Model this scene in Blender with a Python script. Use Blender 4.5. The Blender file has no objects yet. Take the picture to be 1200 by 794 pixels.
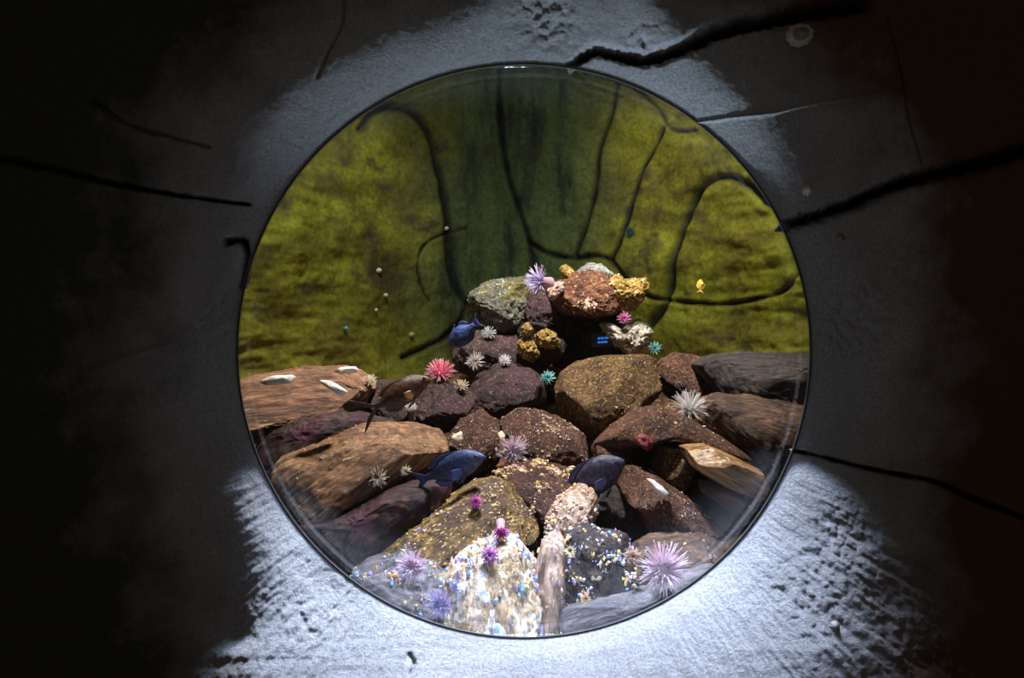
import bpy, bmesh, math, random
import numpy as np
from mathutils import Vector, Matrix

random.seed(7)
RNG = np.random.RandomState(11)
S = bpy.context.scene
C = S.collection
PI = math.pi

# ------------------------------------------------------------------ camera
R0 = 0.5                       # radius of the round opening in the wall, metres
CAMX, CAMY, CAMZ = -0.0209, -1.6, 0.0209
F = 1072.0                     # focal length in pixels of the 1200 wide frame
cam = bpy.data.cameras.new('camera')
cam.lens = 36.0 * F / 1200.0
cam.sensor_width = 36.0
cam.clip_start = 0.02
co = bpy.data.objects.new('camera', cam)
co.location = (CAMX, CAMY, CAMZ)
co.rotation_euler = (PI / 2, 0, 0)
C.objects.link(co)
S.camera = co


def at(px, py, Y):
    d = Y - CAMY
    return Vector((CAMX + (px - 600) / F * d, Y, CAMZ - (py - 397) / F * d))


def to_px(x, y, z):
    d = np.asarray(y) - CAMY
    return 600 + F * (x - CAMX) / d, 397 - F * (z - CAMZ) / d


def mpp(Y):
    return (Y - CAMY) / F


# ------------------------------------------------------------------ noise (numpy)
_perm = RNG.permutation(256)
_perm = np.concatenate([_perm, _perm, _perm])
_grad = RNG.normal(size=(256, 3))
_grad /= np.linalg.norm(_grad, axis=1)[:, None]


def noise3(p):
    """gradient noise, p is (n, 3), result about -0.7..0.7"""
    i = np.floor(p).astype(np.int64)
    f = p - i
    u = f * f * f * (f * (f * 6 - 15) + 10)
    i &= 255
    out = 0
    for dx in (0, 1):
        for dy in (0, 1):
            for dz in (0, 1):
                h = _perm[_perm[_perm[(i[:, 0] + dx) & 255] + ((i[:, 1] + dy) & 255)] + ((i[:, 2] + dz) & 255)]
                g = _grad[h]
                d = f - np.array([dx, dy, dz])
                w = (u[:, 0] if dx else 1 - u[:, 0]) * (u[:, 1] if dy else 1 - u[:, 1]) * (u[:, 2] if dz else 1 - u[:, 2])
                out = out + w * (g * d).sum(1)
    return out


def fbm(p, octv=4, gain=0.5, ridged=False):
    a, s, out = 1.0, 1.0, 0
    for k in range(octv):
        n = noise3(p * s + 17.3 * k)
        if ridged:
            n = 0.4 - np.abs(n) * 1.6
        out = out + a * n
        a *= gain
        s *= 2.03
    return out


def sstep(a, b, x):
    t = np.clip((x - a) / (b - a), 0, 1)
    return t * t * (3 - 2 * t)


def spline(pts, n=14):
    """smooth polyline through pixel points (Catmull-Rom)"""
    P = [np.array(p, float) for p in pts]
    P = [2 * P[0] - P[1]] + P + [2 * P[-1] - P[-2]]
    out = []
    for k in range(1, len(P) - 2):
        a, b, c, d = P[k - 1:k + 3]
        for t in np.linspace(0, 1, n, endpoint=False):
            out.append(0.5 * (2 * b + (c - a) * t + (2 * a - 5 * b + 4 * c - d) * t * t + (3 * b - a - 3 * c + d) * t ** 3))
    out.append(P[-2])
    return np.array(out)


def line_dist(px, py, pts):
    """distance in pixels to a polyline, and the position 0..1 along it"""
    lo, hi = pts.min(0) - 45, pts.max(0) + 45
    box = np.nonzero((px > lo[0]) & (px < hi[0]) & (py > lo[1]) & (py < hi[1]))[0]
    fx, fy = px[box], py[box]
    best = np.full(fx.shape, 1e9)
    pos = np.zeros(fx.shape)
    n = len(pts) - 1
    for k in range(n):
        a, b = pts[k], pts[k + 1]
        ab = b - a
        L = max(float(ab @ ab), 1e-9)
        t = np.clip(((fx - a[0]) * ab[0] + (fy - a[1]) * ab[1]) / L, 0, 1)
        d = np.hypot(fx - a[0] - t * ab[0], fy - a[1] - t * ab[1])
        m = d < best
        best[m] = d[m]
        pos[m] = (k + t[m]) / n
    out_d, out_p = np.full(px.shape, 1e9), np.zeros(px.shape)
    out_d[box], out_p[box] = best, pos
    return out_d, out_p


# ------------------------------------------------------------------ object helpers
def link(name, me, mat=None, parent=None):
    o = bpy.data.objects.new(name, me)
    C.objects.link(o)
    if mat is not None:
        for m in (mat if isinstance(mat, (list, tuple)) else [mat]):
            me.materials.append(m)
    if parent is not None:
        o.parent = parent
    return o


def mesh_from(name, verts, faces, smooth=True):
    me = bpy.data.meshes.new(name)
    me.from_pydata([tuple(v) for v in verts], [], faces)
    me.update()
    if smooth:
        me.polygons.foreach_set('use_smooth', [True] * len(me.polygons))
    return me


def grid_mesh(name, V, nu, nv, wrap_u=False):
    """V is (nu*nv, 3) with v running fastest"""
    nu_f = nu if wrap_u else nu - 1
    iu, iv = np.meshgrid(np.arange(nu_f), np.arange(nv - 1), indexing='ij')
    a = iu * nv + iv
    b = ((iu + 1) % nu) * nv + iv
    q = np.stack([a, b, b + 1, a + 1], -1).reshape(-1, 4)
    me = bpy.data.meshes.new(name)
    me.vertices.add(len(V))
    me.vertices.foreach_set('co', np.asarray(V, np.float32).ravel())
    me.loops.add(q.size)
    me.loops.foreach_set('vertex_index', q.ravel().astype(np.int32))
    me.polygons.add(len(q))
    me.polygons.foreach_set('loop_start', np.arange(0, q.size, 4, dtype=np.int32))
    me.update(calc_edges=True)
    me.validate()
    me.polygons.foreach_set('use_smooth', [True] * len(me.polygons))
    return me


def point_attr(me, name, vals):
    a = me.attributes.new(name, 'FLOAT', 'POINT')
    a.data.foreach_set('value', np.asarray(vals, np.float32))


def tag(o, label, cat, group=None, kind=None):
    o['label'] = label
    o['category'] = cat
    if group:
        o['group'] = group
    if kind:
        o['kind'] = kind
    return o


def empty(name, loc, label, cat, group=None):
    o = bpy.data.objects.new(name, None)
    o.empty_display_size = 0.02
    C.objects.link(o)
    o.location = loc
    return tag(o, label, cat, group)


# ------------------------------------------------------------------ materials
def new_mat(name):
    m = bpy.data.materials.new(name)
    m.use_nodes = True
    nt = m.node_tree
    return m, nt, nt.nodes['Principled BSDF']


def nd(nt, kind, **kw):
    n = nt.nodes.new(kind)
    for k, v in kw.items():
        if k in n.inputs:
            n.inputs[k].default_value = v
        else:
            setattr(n, k, v)
    return n


def ramp(nt, stops, interp='LINEAR'):
    r = nt.nodes.new('ShaderNodeValToRGB')
    r.color_ramp.interpolation = interp
    el = r.color_ramp.elements
    while len(el) < len(stops):
        el.new(0.5)
    for e, (p, c) in zip(el, stops):
        e.position = p
        e.color = (*c, 1) if len(c) == 3 else c
    return r


def mix(nt, fac, a, b, mode='MIX'):
    m = nt.nodes.new('ShaderNodeMix')
    m.data_type = 'RGBA'
    m.blend_type = mode
    for sock, v in ((m.inputs[0], fac), (m.inputs[6], a), (m.inputs[7], b)):
        if hasattr(v, 'is_output'):
            nt.links.new(v, sock)
        elif isinstance(v, (int, float)):
            sock.default_value = v
        else:
            sock.default_value = (*v, 1)
    return m.outputs[2]


def rock_mat(name, dark, mid, light, scale=14.0, speck=None, speck_amt=0.0, stretch=1.0, ang=0.0, rough=0.62, bump=0.5, speck_scale=120.0, patch=None, patch_amt=0.0):
    """mottled wet stone; stretch > 1 draws the grain out along a direction ang (radians, in the x-z plane)"""
    m, nt, b = new_mat(name)
    L = nt.links.new
    tc = nd(nt, 'ShaderNodeTexCoord')
    rot = nd(nt, 'ShaderNodeMapping')
    rot.inputs['Rotation'].default_value = (0, ang, 0)
    L(tc.outputs['Object'], rot.inputs['Vector'])
    sc = nd(nt, 'ShaderNodeMapping')
    sc.inputs['Scale'].default_value = (1.0 / stretch, 1, 1)
    L(rot.outputs[0], sc.inputs['Vector'])
    v = sc.outputs[0]
    n1 = nd(nt, 'ShaderNodeTexNoise', Scale=scale, Detail=9.0, Roughness=0.68, Distortion=0.4)
    L(v, n1.inputs['Vector'])
    r1 = ramp(nt, [(0.30, dark), (0.5, mid), (0.70, light)])
    L(n1.outputs['Fac'], r1.inputs['Fac'])
    col = r1.outputs['Color']
    n2 = nd(nt, 'ShaderNodeTexNoise', Scale=scale * 5, Detail=6.0, Roughness=0.75)
    L(v, n2.inputs['Vector'])
    r2 = ramp(nt, [(0.34, (0.14, 0.12, 0.13)), (0.50, (0.9, 0.9, 0.9)), (0.64, (2.1, 1.9, 1.75))])
    L(n2.outputs['Fac'], r2.inputs['Fac'])
    col = mix(nt, 0.85, col, r2.outputs['Color'], 'MULTIPLY')
    if patch is not None:
        n4 = nd(nt, 'ShaderNodeTexNoise', Scale=scale * 0.55, Detail=5.0, Roughness=0.6)
        L(rot.outputs[0], n4.inputs['Vector'])
        r4 = ramp(nt, [(0.56 - 0.2 * patch_amt, (0, 0, 0)), (0.64 - 0.2 * patch_amt, (1, 1, 1))])
        L(n4.outputs['Fac'], r4.inputs['Fac'])
        col = mix(nt, r4.outputs['Color'], col, patch)
    if speck is not None:
        n3 = nd(nt, 'ShaderNodeTexNoise', Scale=speck_scale, Detail=2.0, Roughness=0.5)
        L(v, n3.inputs['Vector'])
        t = 0.70 - 0.22 * speck_amt
        r3 = ramp(nt, [(t, (0, 0, 0)), (t + 0.05, (1, 1, 1))])
        L(n3.outputs['Fac'], r3.inputs['Fac'])
        col = mix(nt, r3.outputs['Color'], col, speck)
    L(col, b.inputs['Base Color'])
    b.inputs['Roughness'].default_value = rough
    b.inputs['Specular IOR Level'].default_value = 0.35
    bp = nd(nt, 'ShaderNodeBump', Strength=min(1.0, bump * 1.3), Distance=0.009)
    L(n2.outputs['Fac'], bp.inputs['Height'])
    L(bp.outputs[0], b.inputs['Normal'])
    return m


def plain_mat(name, c, c2=None, scale=60.0, rough=0.5, sub=0.0, bump=0.2, spec=0.4):
    m, nt, b = new_mat(name)
    L = nt.links.new
    tc = nd(nt, 'ShaderNodeTexCoord')
    n = nd(nt, 'ShaderNodeTexNoise', Scale=scale, Detail=5.0, Roughness=0.6)
    L(tc.outputs['Object'], n.inputs['Vector'])
    r = ramp(nt, [(0.35, c), (0.65, c2 or c)])
    L(n.outputs['Fac'], r.inputs['Fac'])
    L(r.outputs['Color'], b.inputs['Base Color'])
    b.inputs['Roughness'].default_value = rough
    b.inputs['Specular IOR Level'].default_value = spec
    if sub:
        b.inputs['Subsurface Weight'].default_value = sub
        b.inputs['Subsurface Scale'].default_value = 0.01
    if bump:
        bp = nd(nt, 'ShaderNodeBump', Strength=bump, Distance=0.002)
        L(n.outputs['Fac'], bp.inputs['Height'])
        L(bp.outputs[0], b.inputs['Normal'])
    return m


# ------------------------------------------------------------------ front wall of plastered rock
def front_wall():
    nth, nr = 1700, 340
    th = np.linspace(0, 2 * PI, nth, endpoint=False)
    rr = R0 * (1 + 1.0 * np.linspace(0, 1, nr - 24) ** 1.12 * 1.35)
    rr = np.concatenate([rr, np.linspace(rr[-1] * 1.03, 2.6, 24)])
    ct, st = np.cos(th), np.sin(th)
    ang = np.degrees(th) % 360

    def slope(px, py, rho):
        # how steeply the plaster flares towards the hall, shaped so light lands in set areas
        lo = sstep(262, 330, px + 14 * np.sin(py / 40.0))
        edge = 946 + np.maximum(py - 520, -40) * 0.46
        hi = 1 - sstep(-52, 48, px - edge)
        dn = sstep(505, 560, py + 0.06 * np.abs(px - 614) * 0)
        s_bot = (1.0 - 0.48 * sstep(1.03, 1.6, rho + 0.12 * np.abs(px - 620) / 300)) * lo * hi * dn
        outer = 1.135 + 0.05 * np.sin(np.radians(ang) * 3 + 0.6)
        outer = outer + 0.24 * np.exp(-((ang - 80) / 16.0) ** 2) - 0.09 * sstep(45, 80, np.abs(ang - 95))
        band = (1 - sstep(-0.075, 0.06, rho - outer + 0.02 * noise3(np.stack([px / 45, py / 45, px * 0], 1)))) * sstep(5, 60, np.where(ang > 270, ang - 360, ang)) * (1 - sstep(122, 185, ang))
        s_top = 0.55 * band
        return np.maximum(s_bot, s_top)

    Fd = np.zeros((nth, nr))
    for k in range(1, nr):
        x, z, y = rr[k] * ct, rr[k] * st, -Fd[:, k - 1]
        px, py = to_px(x, y, z)
        Fd[:, k] = Fd[:, k - 1] + slope(px, py, rr[k] / R0) * (rr[k] - rr[k - 1]) * np.clip((1.55 - rr[k]) / 0.4, 0, 1)
    X = rr[None, :] * ct[:, None]
    Z = rr[None, :] * st[:, None]
    Y = -Fd
    X, Y, Z = X.ravel(), Y.ravel(), Z.ravel()
    px, py = to_px(X, Y, Z)
    rho = np.repeat(rr[None, :] / R0, nth, 0).ravel()
    A = np.repeat(th[:, None], nr, 1).ravel()
    soft = sstep(1.0, 1.06, rho)
    P = np.stack([X, Y * 0, Z], 1)
    lowz = sstep(430, 600, py)
    d = (0.006 + 0.010 * lowz) * fbm(P * 3.2, 3) * soft
    # trowel strokes running away from the opening
    Pr = np.stack([np.cos(A) * 44 + rho * 3, np.sin(A) * 44 - rho * 2, rho * 4.5], 1)
    strokes = fbm(Pr, 4, 0.6)
    fine = fbm(np.stack([np.cos(A) * 85, np.sin(A) * 85, rho * 4 + 7], 1), 2, 0.5)
    low = sstep(470, 620, py)
    d += 0.0011 * fine * low * soft
    warp = 12 * noise3(np.stack([px / 90, py / 90, px * 0], 1))
    d += 0.0021 * strokes * (0.25 + 0.75 * low) * soft
    wav = fbm(np.stack([px / 150 + py / 800, (py + warp) / 11.0, px * 0 + 3], 1), 3, 0.55)
    d += 0.0018 * wav * sstep(640, 760, py) * (1 - sstep(480, 620, px)) * soft
    d += 0.0008 * wav * sstep(560, 660, py) * sstep(760, 900, px) * soft
    d += 0.0022 * fbm(P * 60, 3, 0.6) * (0.35 + 0.65 * soft) * (0.45 + 0.15 * lowz)
    # chipped, pitted patches
    pit = fbm(P * 34 + 9, 3, 0.55, True)
    for (qx, qy, qr, s) in ((985, 625, 40, 1.0), (1000, 380, 50, 1.1), (640, 15, 50, 1.4), (755, 48, 26, 1.6), (360, 730, 85, 0.8), (940, 700, 70, 0.6), (250, 390, 60, 0.6), (1100, 330, 90, 0.5), (210, 250, 90, 0.4)):
        w = np.exp(-((px - qx) ** 2 + (py - qy) ** 2) / (qr * qr) * 1.5)
        d -= 0.008 * s * w * np.clip(pit - 0.05, 0, 1)
    # deep cracks between the big blocks
    crack = np.zeros_like(d)
    jit = 4.5 * noise3(np.stack([px / 17, py / 17, px * 0 + 5], 1)) + 4.5 * noise3(np.stack([px / 6, py / 6, px * 0 + 8], 1))
    for pts, w0, w1, dep in (
            ([(670, 77), (683, 66), (700, 58), (716, 62), (742, 67), (765, 67), (800, 55), (850, 34), (905, 22), (960, 12), (1010, 4)], 4, 8, 0.05),
            ([(918, 266), (955, 254), (1000, 238), (1050, 217), (1110, 200), (1160, 188), (1215, 172)], 5, 8, 0.05),
            ([(930, 528), (965, 536), (1000, 545), (1050, 556), (1100, 566), (1150, 588), (1215, 612)], 1.6, 2.6, 0.03),
            ([(-10, 184), (60, 197), (120, 212), (190, 225), (250, 234), (292, 239)], 3.6, 1.4, 0.026),
            ([(266, 283), (281, 281), (288, 290), (289, 312), (285, 335)], 3.5, 3, 0.03),
            ([(110, 118), (150, 145), (200, 160), (245, 172)], 3, 2, 0.009),
            ([(404, -5), (400, 30), (384, 62), (372, 90)], 2.2, 1.6, 0.006),
            ([(1040, 20), (1056, 80), (1066, 140), (1080, 190)], 1.6, 1.2, 0.005),
            ([(480, 770), (484, 780), (480, 795)], 3, 2, 0.008),
            ([(880, 560), (882, 590), (880, 615)], 2, 1.6, 0.007)):
        dist, pos = line_dist(px, py, spline(pts))
        w = w0 + (w1 - w0) * pos
        g = np.exp(-(np.clip(dist + jit * np.minimum(w / 6.0, 1.0), 0, None) / w) ** 2)
        d -= dep * g
        crack = np.maximum(crack, g * min(1.0, dep / 0.03))
    # thin raised scratches
    for pts in ([(790, 148), (860, 138), (905, 133), (955, 122), (1060, 106)], [(95, 440), (150, 418), (205, 402)], [(45, 495), (80, 478), (110, 465)]):
        dist, pos = line_dist(px, py, spline(pts))
        d += 0.004 * np.exp(-(dist / 1.6) ** 2)
    # hollow low on the left
    d -= 0.010 * np.exp(-(((px - 275) / 18) ** 2 + ((py - 742) / 16) ** 2)) - 0.002 * np.exp(-(((px - 276) / 26) ** 2 + ((py - 764) / 8) ** 2))
    d = np.where(rho <= 1.0005, 0, d)
    Y = Y - d
    # close the reveal: first ring is pulled back through the wall thickness
    V = np.stack([X, Y, Z], 1).reshape(nth, nr, 3)
    rev = V[:, :1].repeat(3, 1).copy()
    rev[:, 0, 1], rev[:, 1, 1], rev[:, 2, 1] = 0.05, 0.03, 0.008
    wid = np.array([1.075, 1.045, 1.014])[None, :]
    rev[:, :, 0] *= wid
    rev[:, :, 2] *= wid
    V = np.concatenate([rev, V], 1)
    me = grid_mesh('wall_front', V.reshape(-1, 3), nth, nr + 3, True)
    crack = np.concatenate([np.zeros((nth, 3)), crack.reshape(nth, nr)], 1).ravel()
    point_attr(me, 'crack', crack)
    # plaster colour, turning darker brown and green away from the opening
    m, nt, b = new_mat('rough_plaster')
    L = nt.links.new
    tc = nd(nt, 'ShaderNodeTexCoord')
    n1 = nd(nt, 'ShaderNodeTexNoise', Scale=2.2, Detail=6.0, Roughness=0.6)
    L(tc.outputs['Object'], n1.inputs['Vector'])
    r1 = ramp(nt, [(0.3, (0.55, 0.55, 0.55)), (0.55, (0.68, 0.68, 0.68)), (0.75, (0.76, 0.76, 0.76))])
    L(n1.outputs['Fac'], r1.inputs['Fac'])
    n2 = nd(nt, 'ShaderNodeTexNoise', Scale=190.0, Detail=6.0, Roughness=0.8)
    L(tc.outputs['Object'], n2.inputs['Vector'])
    r2 = ramp(nt, [(0.34, (0.5, 0.5, 0.5)), (0.6, (1.1, 1.1, 1.1))])
    L(n2.outputs['Fac'], r2.inputs['Fac'])
    col = mix(nt, 0.7, r1.outputs['Color'], r2.outputs['Color'], 'MULTIPLY')
    # brown and green tone that starts away from the opening
    sep = nd(nt, 'ShaderNodeSeparateXYZ')
    L(tc.outputs['Object'], sep.inputs[0])
    x01 = nd(nt, 'ShaderNodeMapRange')
    x01.inputs['From Min'].default_value = -0.5
    x01.inputs['From Max'].default_value = 0.5
    L(sep.outputs['X'], x01.inputs['Value'])
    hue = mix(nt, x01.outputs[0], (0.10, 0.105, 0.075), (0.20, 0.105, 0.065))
    ln = nd(nt, 'ShaderNodeVectorMath', operation='LENGTH')
    flat = nd(nt, 'ShaderNodeMapping')
    flat.inputs['Scale'].default_value = (1, 0, 1)
    L(tc.outputs['Object'], flat.inputs['Vector'])
    L(flat.outputs[0], ln.inputs[0])
    st_ = nd(nt, 'ShaderNodeMath', operation='ADD')
    L(ln.outputs['Value'], st_.inputs[0])
    n3 = nd(nt, 'ShaderNodeTexNoise', Scale=4.0, Detail=6.0, Roughness=0.65)
    L(tc.outputs['Object'], n3.inputs['Vector'])
    m3 = nd(nt, 'ShaderNodeMath', operation='MULTIPLY')
    L(n3.outputs['Fac'], m3.inputs[0])
    m3.inputs[1].default_value = 0.5
    L(m3.outputs[0], st_.inputs[1])
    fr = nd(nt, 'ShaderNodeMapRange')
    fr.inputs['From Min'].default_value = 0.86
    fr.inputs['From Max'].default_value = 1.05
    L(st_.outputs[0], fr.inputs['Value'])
    # the sill below the window stays grey
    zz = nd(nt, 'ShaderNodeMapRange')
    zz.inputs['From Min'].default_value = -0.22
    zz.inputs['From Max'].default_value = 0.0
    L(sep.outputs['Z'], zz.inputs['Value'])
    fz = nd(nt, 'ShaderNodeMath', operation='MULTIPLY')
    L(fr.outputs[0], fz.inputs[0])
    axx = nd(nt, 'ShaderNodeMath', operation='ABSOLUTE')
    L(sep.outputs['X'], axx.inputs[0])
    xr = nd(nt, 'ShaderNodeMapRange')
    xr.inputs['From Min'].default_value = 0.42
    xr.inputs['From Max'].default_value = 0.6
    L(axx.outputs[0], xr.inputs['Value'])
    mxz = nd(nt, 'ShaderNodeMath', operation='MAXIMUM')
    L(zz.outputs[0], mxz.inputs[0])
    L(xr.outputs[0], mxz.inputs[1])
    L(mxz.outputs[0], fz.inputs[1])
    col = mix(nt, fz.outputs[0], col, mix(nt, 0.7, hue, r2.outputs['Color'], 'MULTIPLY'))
    at_ = nd(nt, 'ShaderNodeAttribute', attribute_name='crack')
    col = mix(nt, at_.outputs['Fac'], col, (0.03, 0.018, 0.012))
    L(col, b.inputs['Base Color'])
    b.inputs['Roughness'].default_value = 0.8
    b.inputs['Specular IOR Level'].default_value = 0.25
    bp = nd(nt, 'ShaderNodeBump', Strength=0.9, Distance=0.006)
    L(n2.outputs['Fac'], bp.inputs['Height'])
    L(bp.outputs[0], b.inputs['Normal'])
    o = link('wall_front', me, m)
    o['kind'] = 'structure'
    o['label'] = 'dark rough plastered rock wall around the round window'
    global WALL_F
    WALL_F = V
    return o


front_wall()


def wall_at(px, py):
    """nearest point of the front wall to a pixel"""
    v = WALL_F[:, 3:].reshape(-1, 3)
    qx, qy = to_px(v[:, 0], v[:, 1], v[:, 2])
    k = np.argmin((qx - px) ** 2 + (qy - py) ** 2)
    return Vector(v[k])


# ------------------------------------------------------------------ back wall of the tank
EA, EB, EY = 1.02, 1.72, 0.06


def back_wall():
    nu, nv = 560, 420
    al = np.linspace(PI, 0, nu)
    zz = np.linspace(-0.95, 1.75, nv)
    AL, ZZ = np.meshgrid(al, zz, indexing='ij')
    AL, ZZ = AL.ravel(), ZZ.ravel()
    nx, ny = np.cos(AL), np.sin(AL)
    X, Y = EA * nx, EY + EB * ny
    # inward normal of the ellipse
    Nx, Ny = -nx / EA, -ny / EB
    ln = np.hypot(Nx, Ny)
    Nx, Ny = Nx / ln, Ny / ln
    P = np.stack([X, Y, ZZ], 1)
    d = 0.07 * fbm(P * 1.6 + 3, 3) + 0.020 * fbm(P * 7, 4, 0.55)
    Ps = np.stack([AL * 5.0, AL * 0, ZZ * 16], 1)
    side = sstep(0.35, 0.8, np.abs(X))
    d += 0.016 * fbm(Ps, 3, 0.6) * side
    px, py = to_px(X, Y, ZZ)
    seam = np.zeros_like(d)
    jit = 2.2 * noise3(np.stack([px / 20, py / 20, px * 0], 1))
    for pts, w in (
            ([(425, 150), (440, 132), (465, 126), (490, 134), (506, 160), (517, 205), (524, 262), (529, 310), (537, 338), (549, 356)], 4.2),
            ([(586, 60), (585, 100), (588, 150), (596, 205), (608, 245), (618, 275), (624, 300), (627, 320)], 3.0),
            ([(722, 90), (716, 130), (704, 170), (698, 220), (687, 262), (675, 300)], 2.6),
            ([(772, 148), (752, 190), (740, 235), (730, 275), (716, 305)], 2.6),
            ([(620, 284), (640, 296), (672, 303), (700, 300), (718, 308), (735, 328), (762, 347), (800, 354), (850, 356), (890, 349), (918, 338), (931, 318)], 2.8),
            ([(764, 382), (782, 356), (790, 325), (796, 285), (806, 247), (822, 220), (846, 208), (875, 216), (903, 243), (922, 280), (933, 318)], 5.0),
            ([(476, 420), (500, 408), (522, 397), (538, 380), (549, 356)], 3.2),
            ([(545, 268), (518, 275), (498, 288), (490, 312), (497, 340), (505, 352)], 1.5),
            ([(700, 86), (735, 100), (765, 126), (782, 150), (812, 152)], 2.0),
            ):
        dist, pos = line_dist(px, py, spline(pts))
        g = np.exp(-(np.clip(dist + jit, 0, None) / w) ** 2)
        d -= 0.006 * w * g
        seam = np.maximum(seam, g)
    V = np.stack([X + Nx * d, Y + Ny * d, ZZ], 1)
    me = grid_mesh('wall_back', V, nu, nv)
    me.flip_normals()
    point_attr(me, 'seam', seam)
    m, nt, b = new_mat('algae_wall')
    L = nt.links.new
    tc = nd(nt, 'ShaderNodeTexCoord')
    mp = nd(nt, 'ShaderNodeMapping')
    mp.inputs['Scale'].default_value = (1, 0.5, 1.3)
    L(tc.outputs['Object'], mp.inputs['Vector'])
    n1 = nd(nt, 'ShaderNodeTexNoise', Scale=4.2, Detail=8.0, Roughness=0.62, Distortion=0.6)
    L(mp.outputs[0], n1.inputs['Vector'])
    r1 = ramp(nt, [(0.30, (0.10, 0.075, 0.035)), (0.42, (0.20, 0.175, 0.03)), (0.55, (0.32, 0.31, 0.035)), (0.72, (0.46, 0.47, 0.055))])
    L(n1.outputs['Fac'], r1.inputs['Fac'])
    # bare grey-green concrete behind the outcrop, where the algae film is thin
    sep = nd(nt, 'ShaderNodeSeparateXYZ')
    L(tc.outputs['Object'], sep.inputs[0])
    ab = nd(nt, 'ShaderNodeMath', operation='ADD')
    ab.inputs[1].default_value = 0.02
    L(sep.outputs['X'], ab.inputs[0])
    ab2 = nd(nt, 'ShaderNodeMath', operation='ABSOLUTE')
    L(ab.outputs[0], ab2.inputs[0])
    n4 = nd(nt, 'ShaderNodeTexNoise', Scale=3.0, Detail=4.0)
    L(tc.outputs['Object'], n4.inputs['Vector'])
    ad = nd(nt, 'ShaderNodeMath', operation='MULTIPLY_ADD')
    L(n4.outputs['Fac'], ad.inputs[0])
    ad.inputs[1].default_value = 0.35
    L(ab2.outputs[0], ad.inputs[2])
    mr = nd(nt, 'ShaderNodeMapRange')
    mr.inputs['From Min'].default_value = 0.36
    mr.inputs['From Max'].default_value = 0.62
    L(ad.outputs[0], mr.inputs['Value'])
    n5 = nd(nt, 'ShaderNodeTexNoise', Scale=9.0, Detail=7.0, Roughness=0.6)
    mp5 = nd(nt, 'ShaderNodeMapping')
    mp5.inputs['Scale'].default_value = (1.6, 1, 0.35)
    L(tc.outputs['Object'], mp5.inputs['Vector'])
    L(mp5.outputs[0], n5.inputs['Vector'])
    r5 = ramp(nt, [(0.36, (0.035, 0.045, 0.035)), (0.52, (0.105, 0.145, 0.062)), (0.68, (0.15, 0.19, 0.07))])
    L(n5.outputs['Fac'], r5.inputs['Fac'])
    col = mix(nt, mr.outputs[0], r5.outputs['Color'], r1.outputs['Color'])
    n2 = nd(nt, 'ShaderNodeTexNoise', Scale=70.0, Detail=6.0, Roughness=0.7)
    L(tc.outputs['Object'], n2.inputs['Vector'])
    r2 = ramp(nt, [(0.35, (0.55, 0.55, 0.5)), (0.6, (1.15, 1.15, 1.1))])
    L(n2.outputs['Fac'], r2.inputs['Fac'])
    col = mix(nt, 0.8, col, r2.outputs['Color'], 'MULTIPLY')
    # brownish purple blotches
    n3 = nd(nt, 'ShaderNodeTexNoise', Scale=8.0, Detail=4.0, Roughness=0.55)
    L(mp.outputs[0], n3.inputs['Vector'])
    r3 = ramp(nt, [(0.60, (0, 0, 0)), (0.68, (1, 1, 1))])
    L(n3.outputs['Fac'], r3.inputs['Fac'])
    f3 = nd(nt, 'ShaderNodeMath', operation='MULTIPLY')
    f3.inputs[1].default_value = 0.75
    L(r3.outputs['Color'], f3.inputs[0])
    col = mix(nt, f3.outputs[0], col, (0.085, 0.062, 0.045))
    at_ = nd(nt, 'ShaderNodeAttribute', attribute_name='seam')
    col = mix(nt, at_.outputs['Fac'], col, (0.010, 0.011, 0.014))
    L(col, b.inputs['Base Color'])
    b.inputs['Roughness'].default_value = 0.75
    b.inputs['Specular IOR Level'].default_value = 0.15
    bp = nd(nt, 'ShaderNodeBump', Strength=0.5, Distance=0.006)
    L(n2.outputs['Fac'], bp.inputs['Height'])
    L(bp.outputs[0], b.inputs['Normal'])
    o = link('wall_back', me, m)
    o['kind'] = 'structure'
    o['label'] = 'curved olive green algae covered tank wall with dark seams'
    global WALL_B
    WALL_B = V


back_wall()


def back_at(px, py):
    qx, qy = to_px(WALL_B[:, 0], WALL_B[:, 1], WALL_B[:, 2])
    k = np.argmin((qx - px) ** 2 + (qy - py) ** 2)
    return Vector(WALL_B[k])


# ------------------------------------------------------------------ tank floor: slope of sediment between the rocks
def floor_z(x, y):
    z = -0.40 + (y - 0.45) * 0.34
    z = np.where(y < 0.45, -0.40 + (y - 0.45) * 0.62, z)
    z = np.where(y > 1.35, -0.094 + (y - 1.35) * 0.1, z)
    cx = 0.0
    z = z - 0.10 * sstep(0.12, 0.34, np.abs(x - cx))
    return z


def tank_floor():
    nx, ny = 260, 220
    xs = np.linspace(-1.0, 1.0, nx)
    ys = np.linspace(0.055, 1.74, ny)
    X, Y = np.meshgrid(xs, ys, indexing='ij')
    X, Y = X.ravel(), Y.ravel()
    hw = EA * np.sqrt(np.clip(1 - ((Y - EY) / (EB + 0.02)) ** 2, 0.0004, 1))
    X = X * hw
    Z = floor_z(X, Y)
    P = np.stack([X, Y, Z], 1)
    Z = Z + 0.03 * fbm(P * 7, 4, 0.55) + 0.008 * fbm(P * 40, 2)
    me = grid_mesh('floor', np.stack([X, Y, Z], 1), nx, ny)
    m = rock_mat('sediment', (0.030, 0.014, 0.012), (0.115, 0.052, 0.034), (0.21, 0.105, 0.06), 16, (0.62, 0.42, 0.20), 0.35, bump=0.8, speck_scale=90, patch=(0.09, 0.035, 0.042), patch_amt=0.1)
    o = link('floor', me, m)
    o['kind'] = 'structure'
    o['label'] = 'reddish brown sediment slope between the rocks'


tank_floor()


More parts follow.
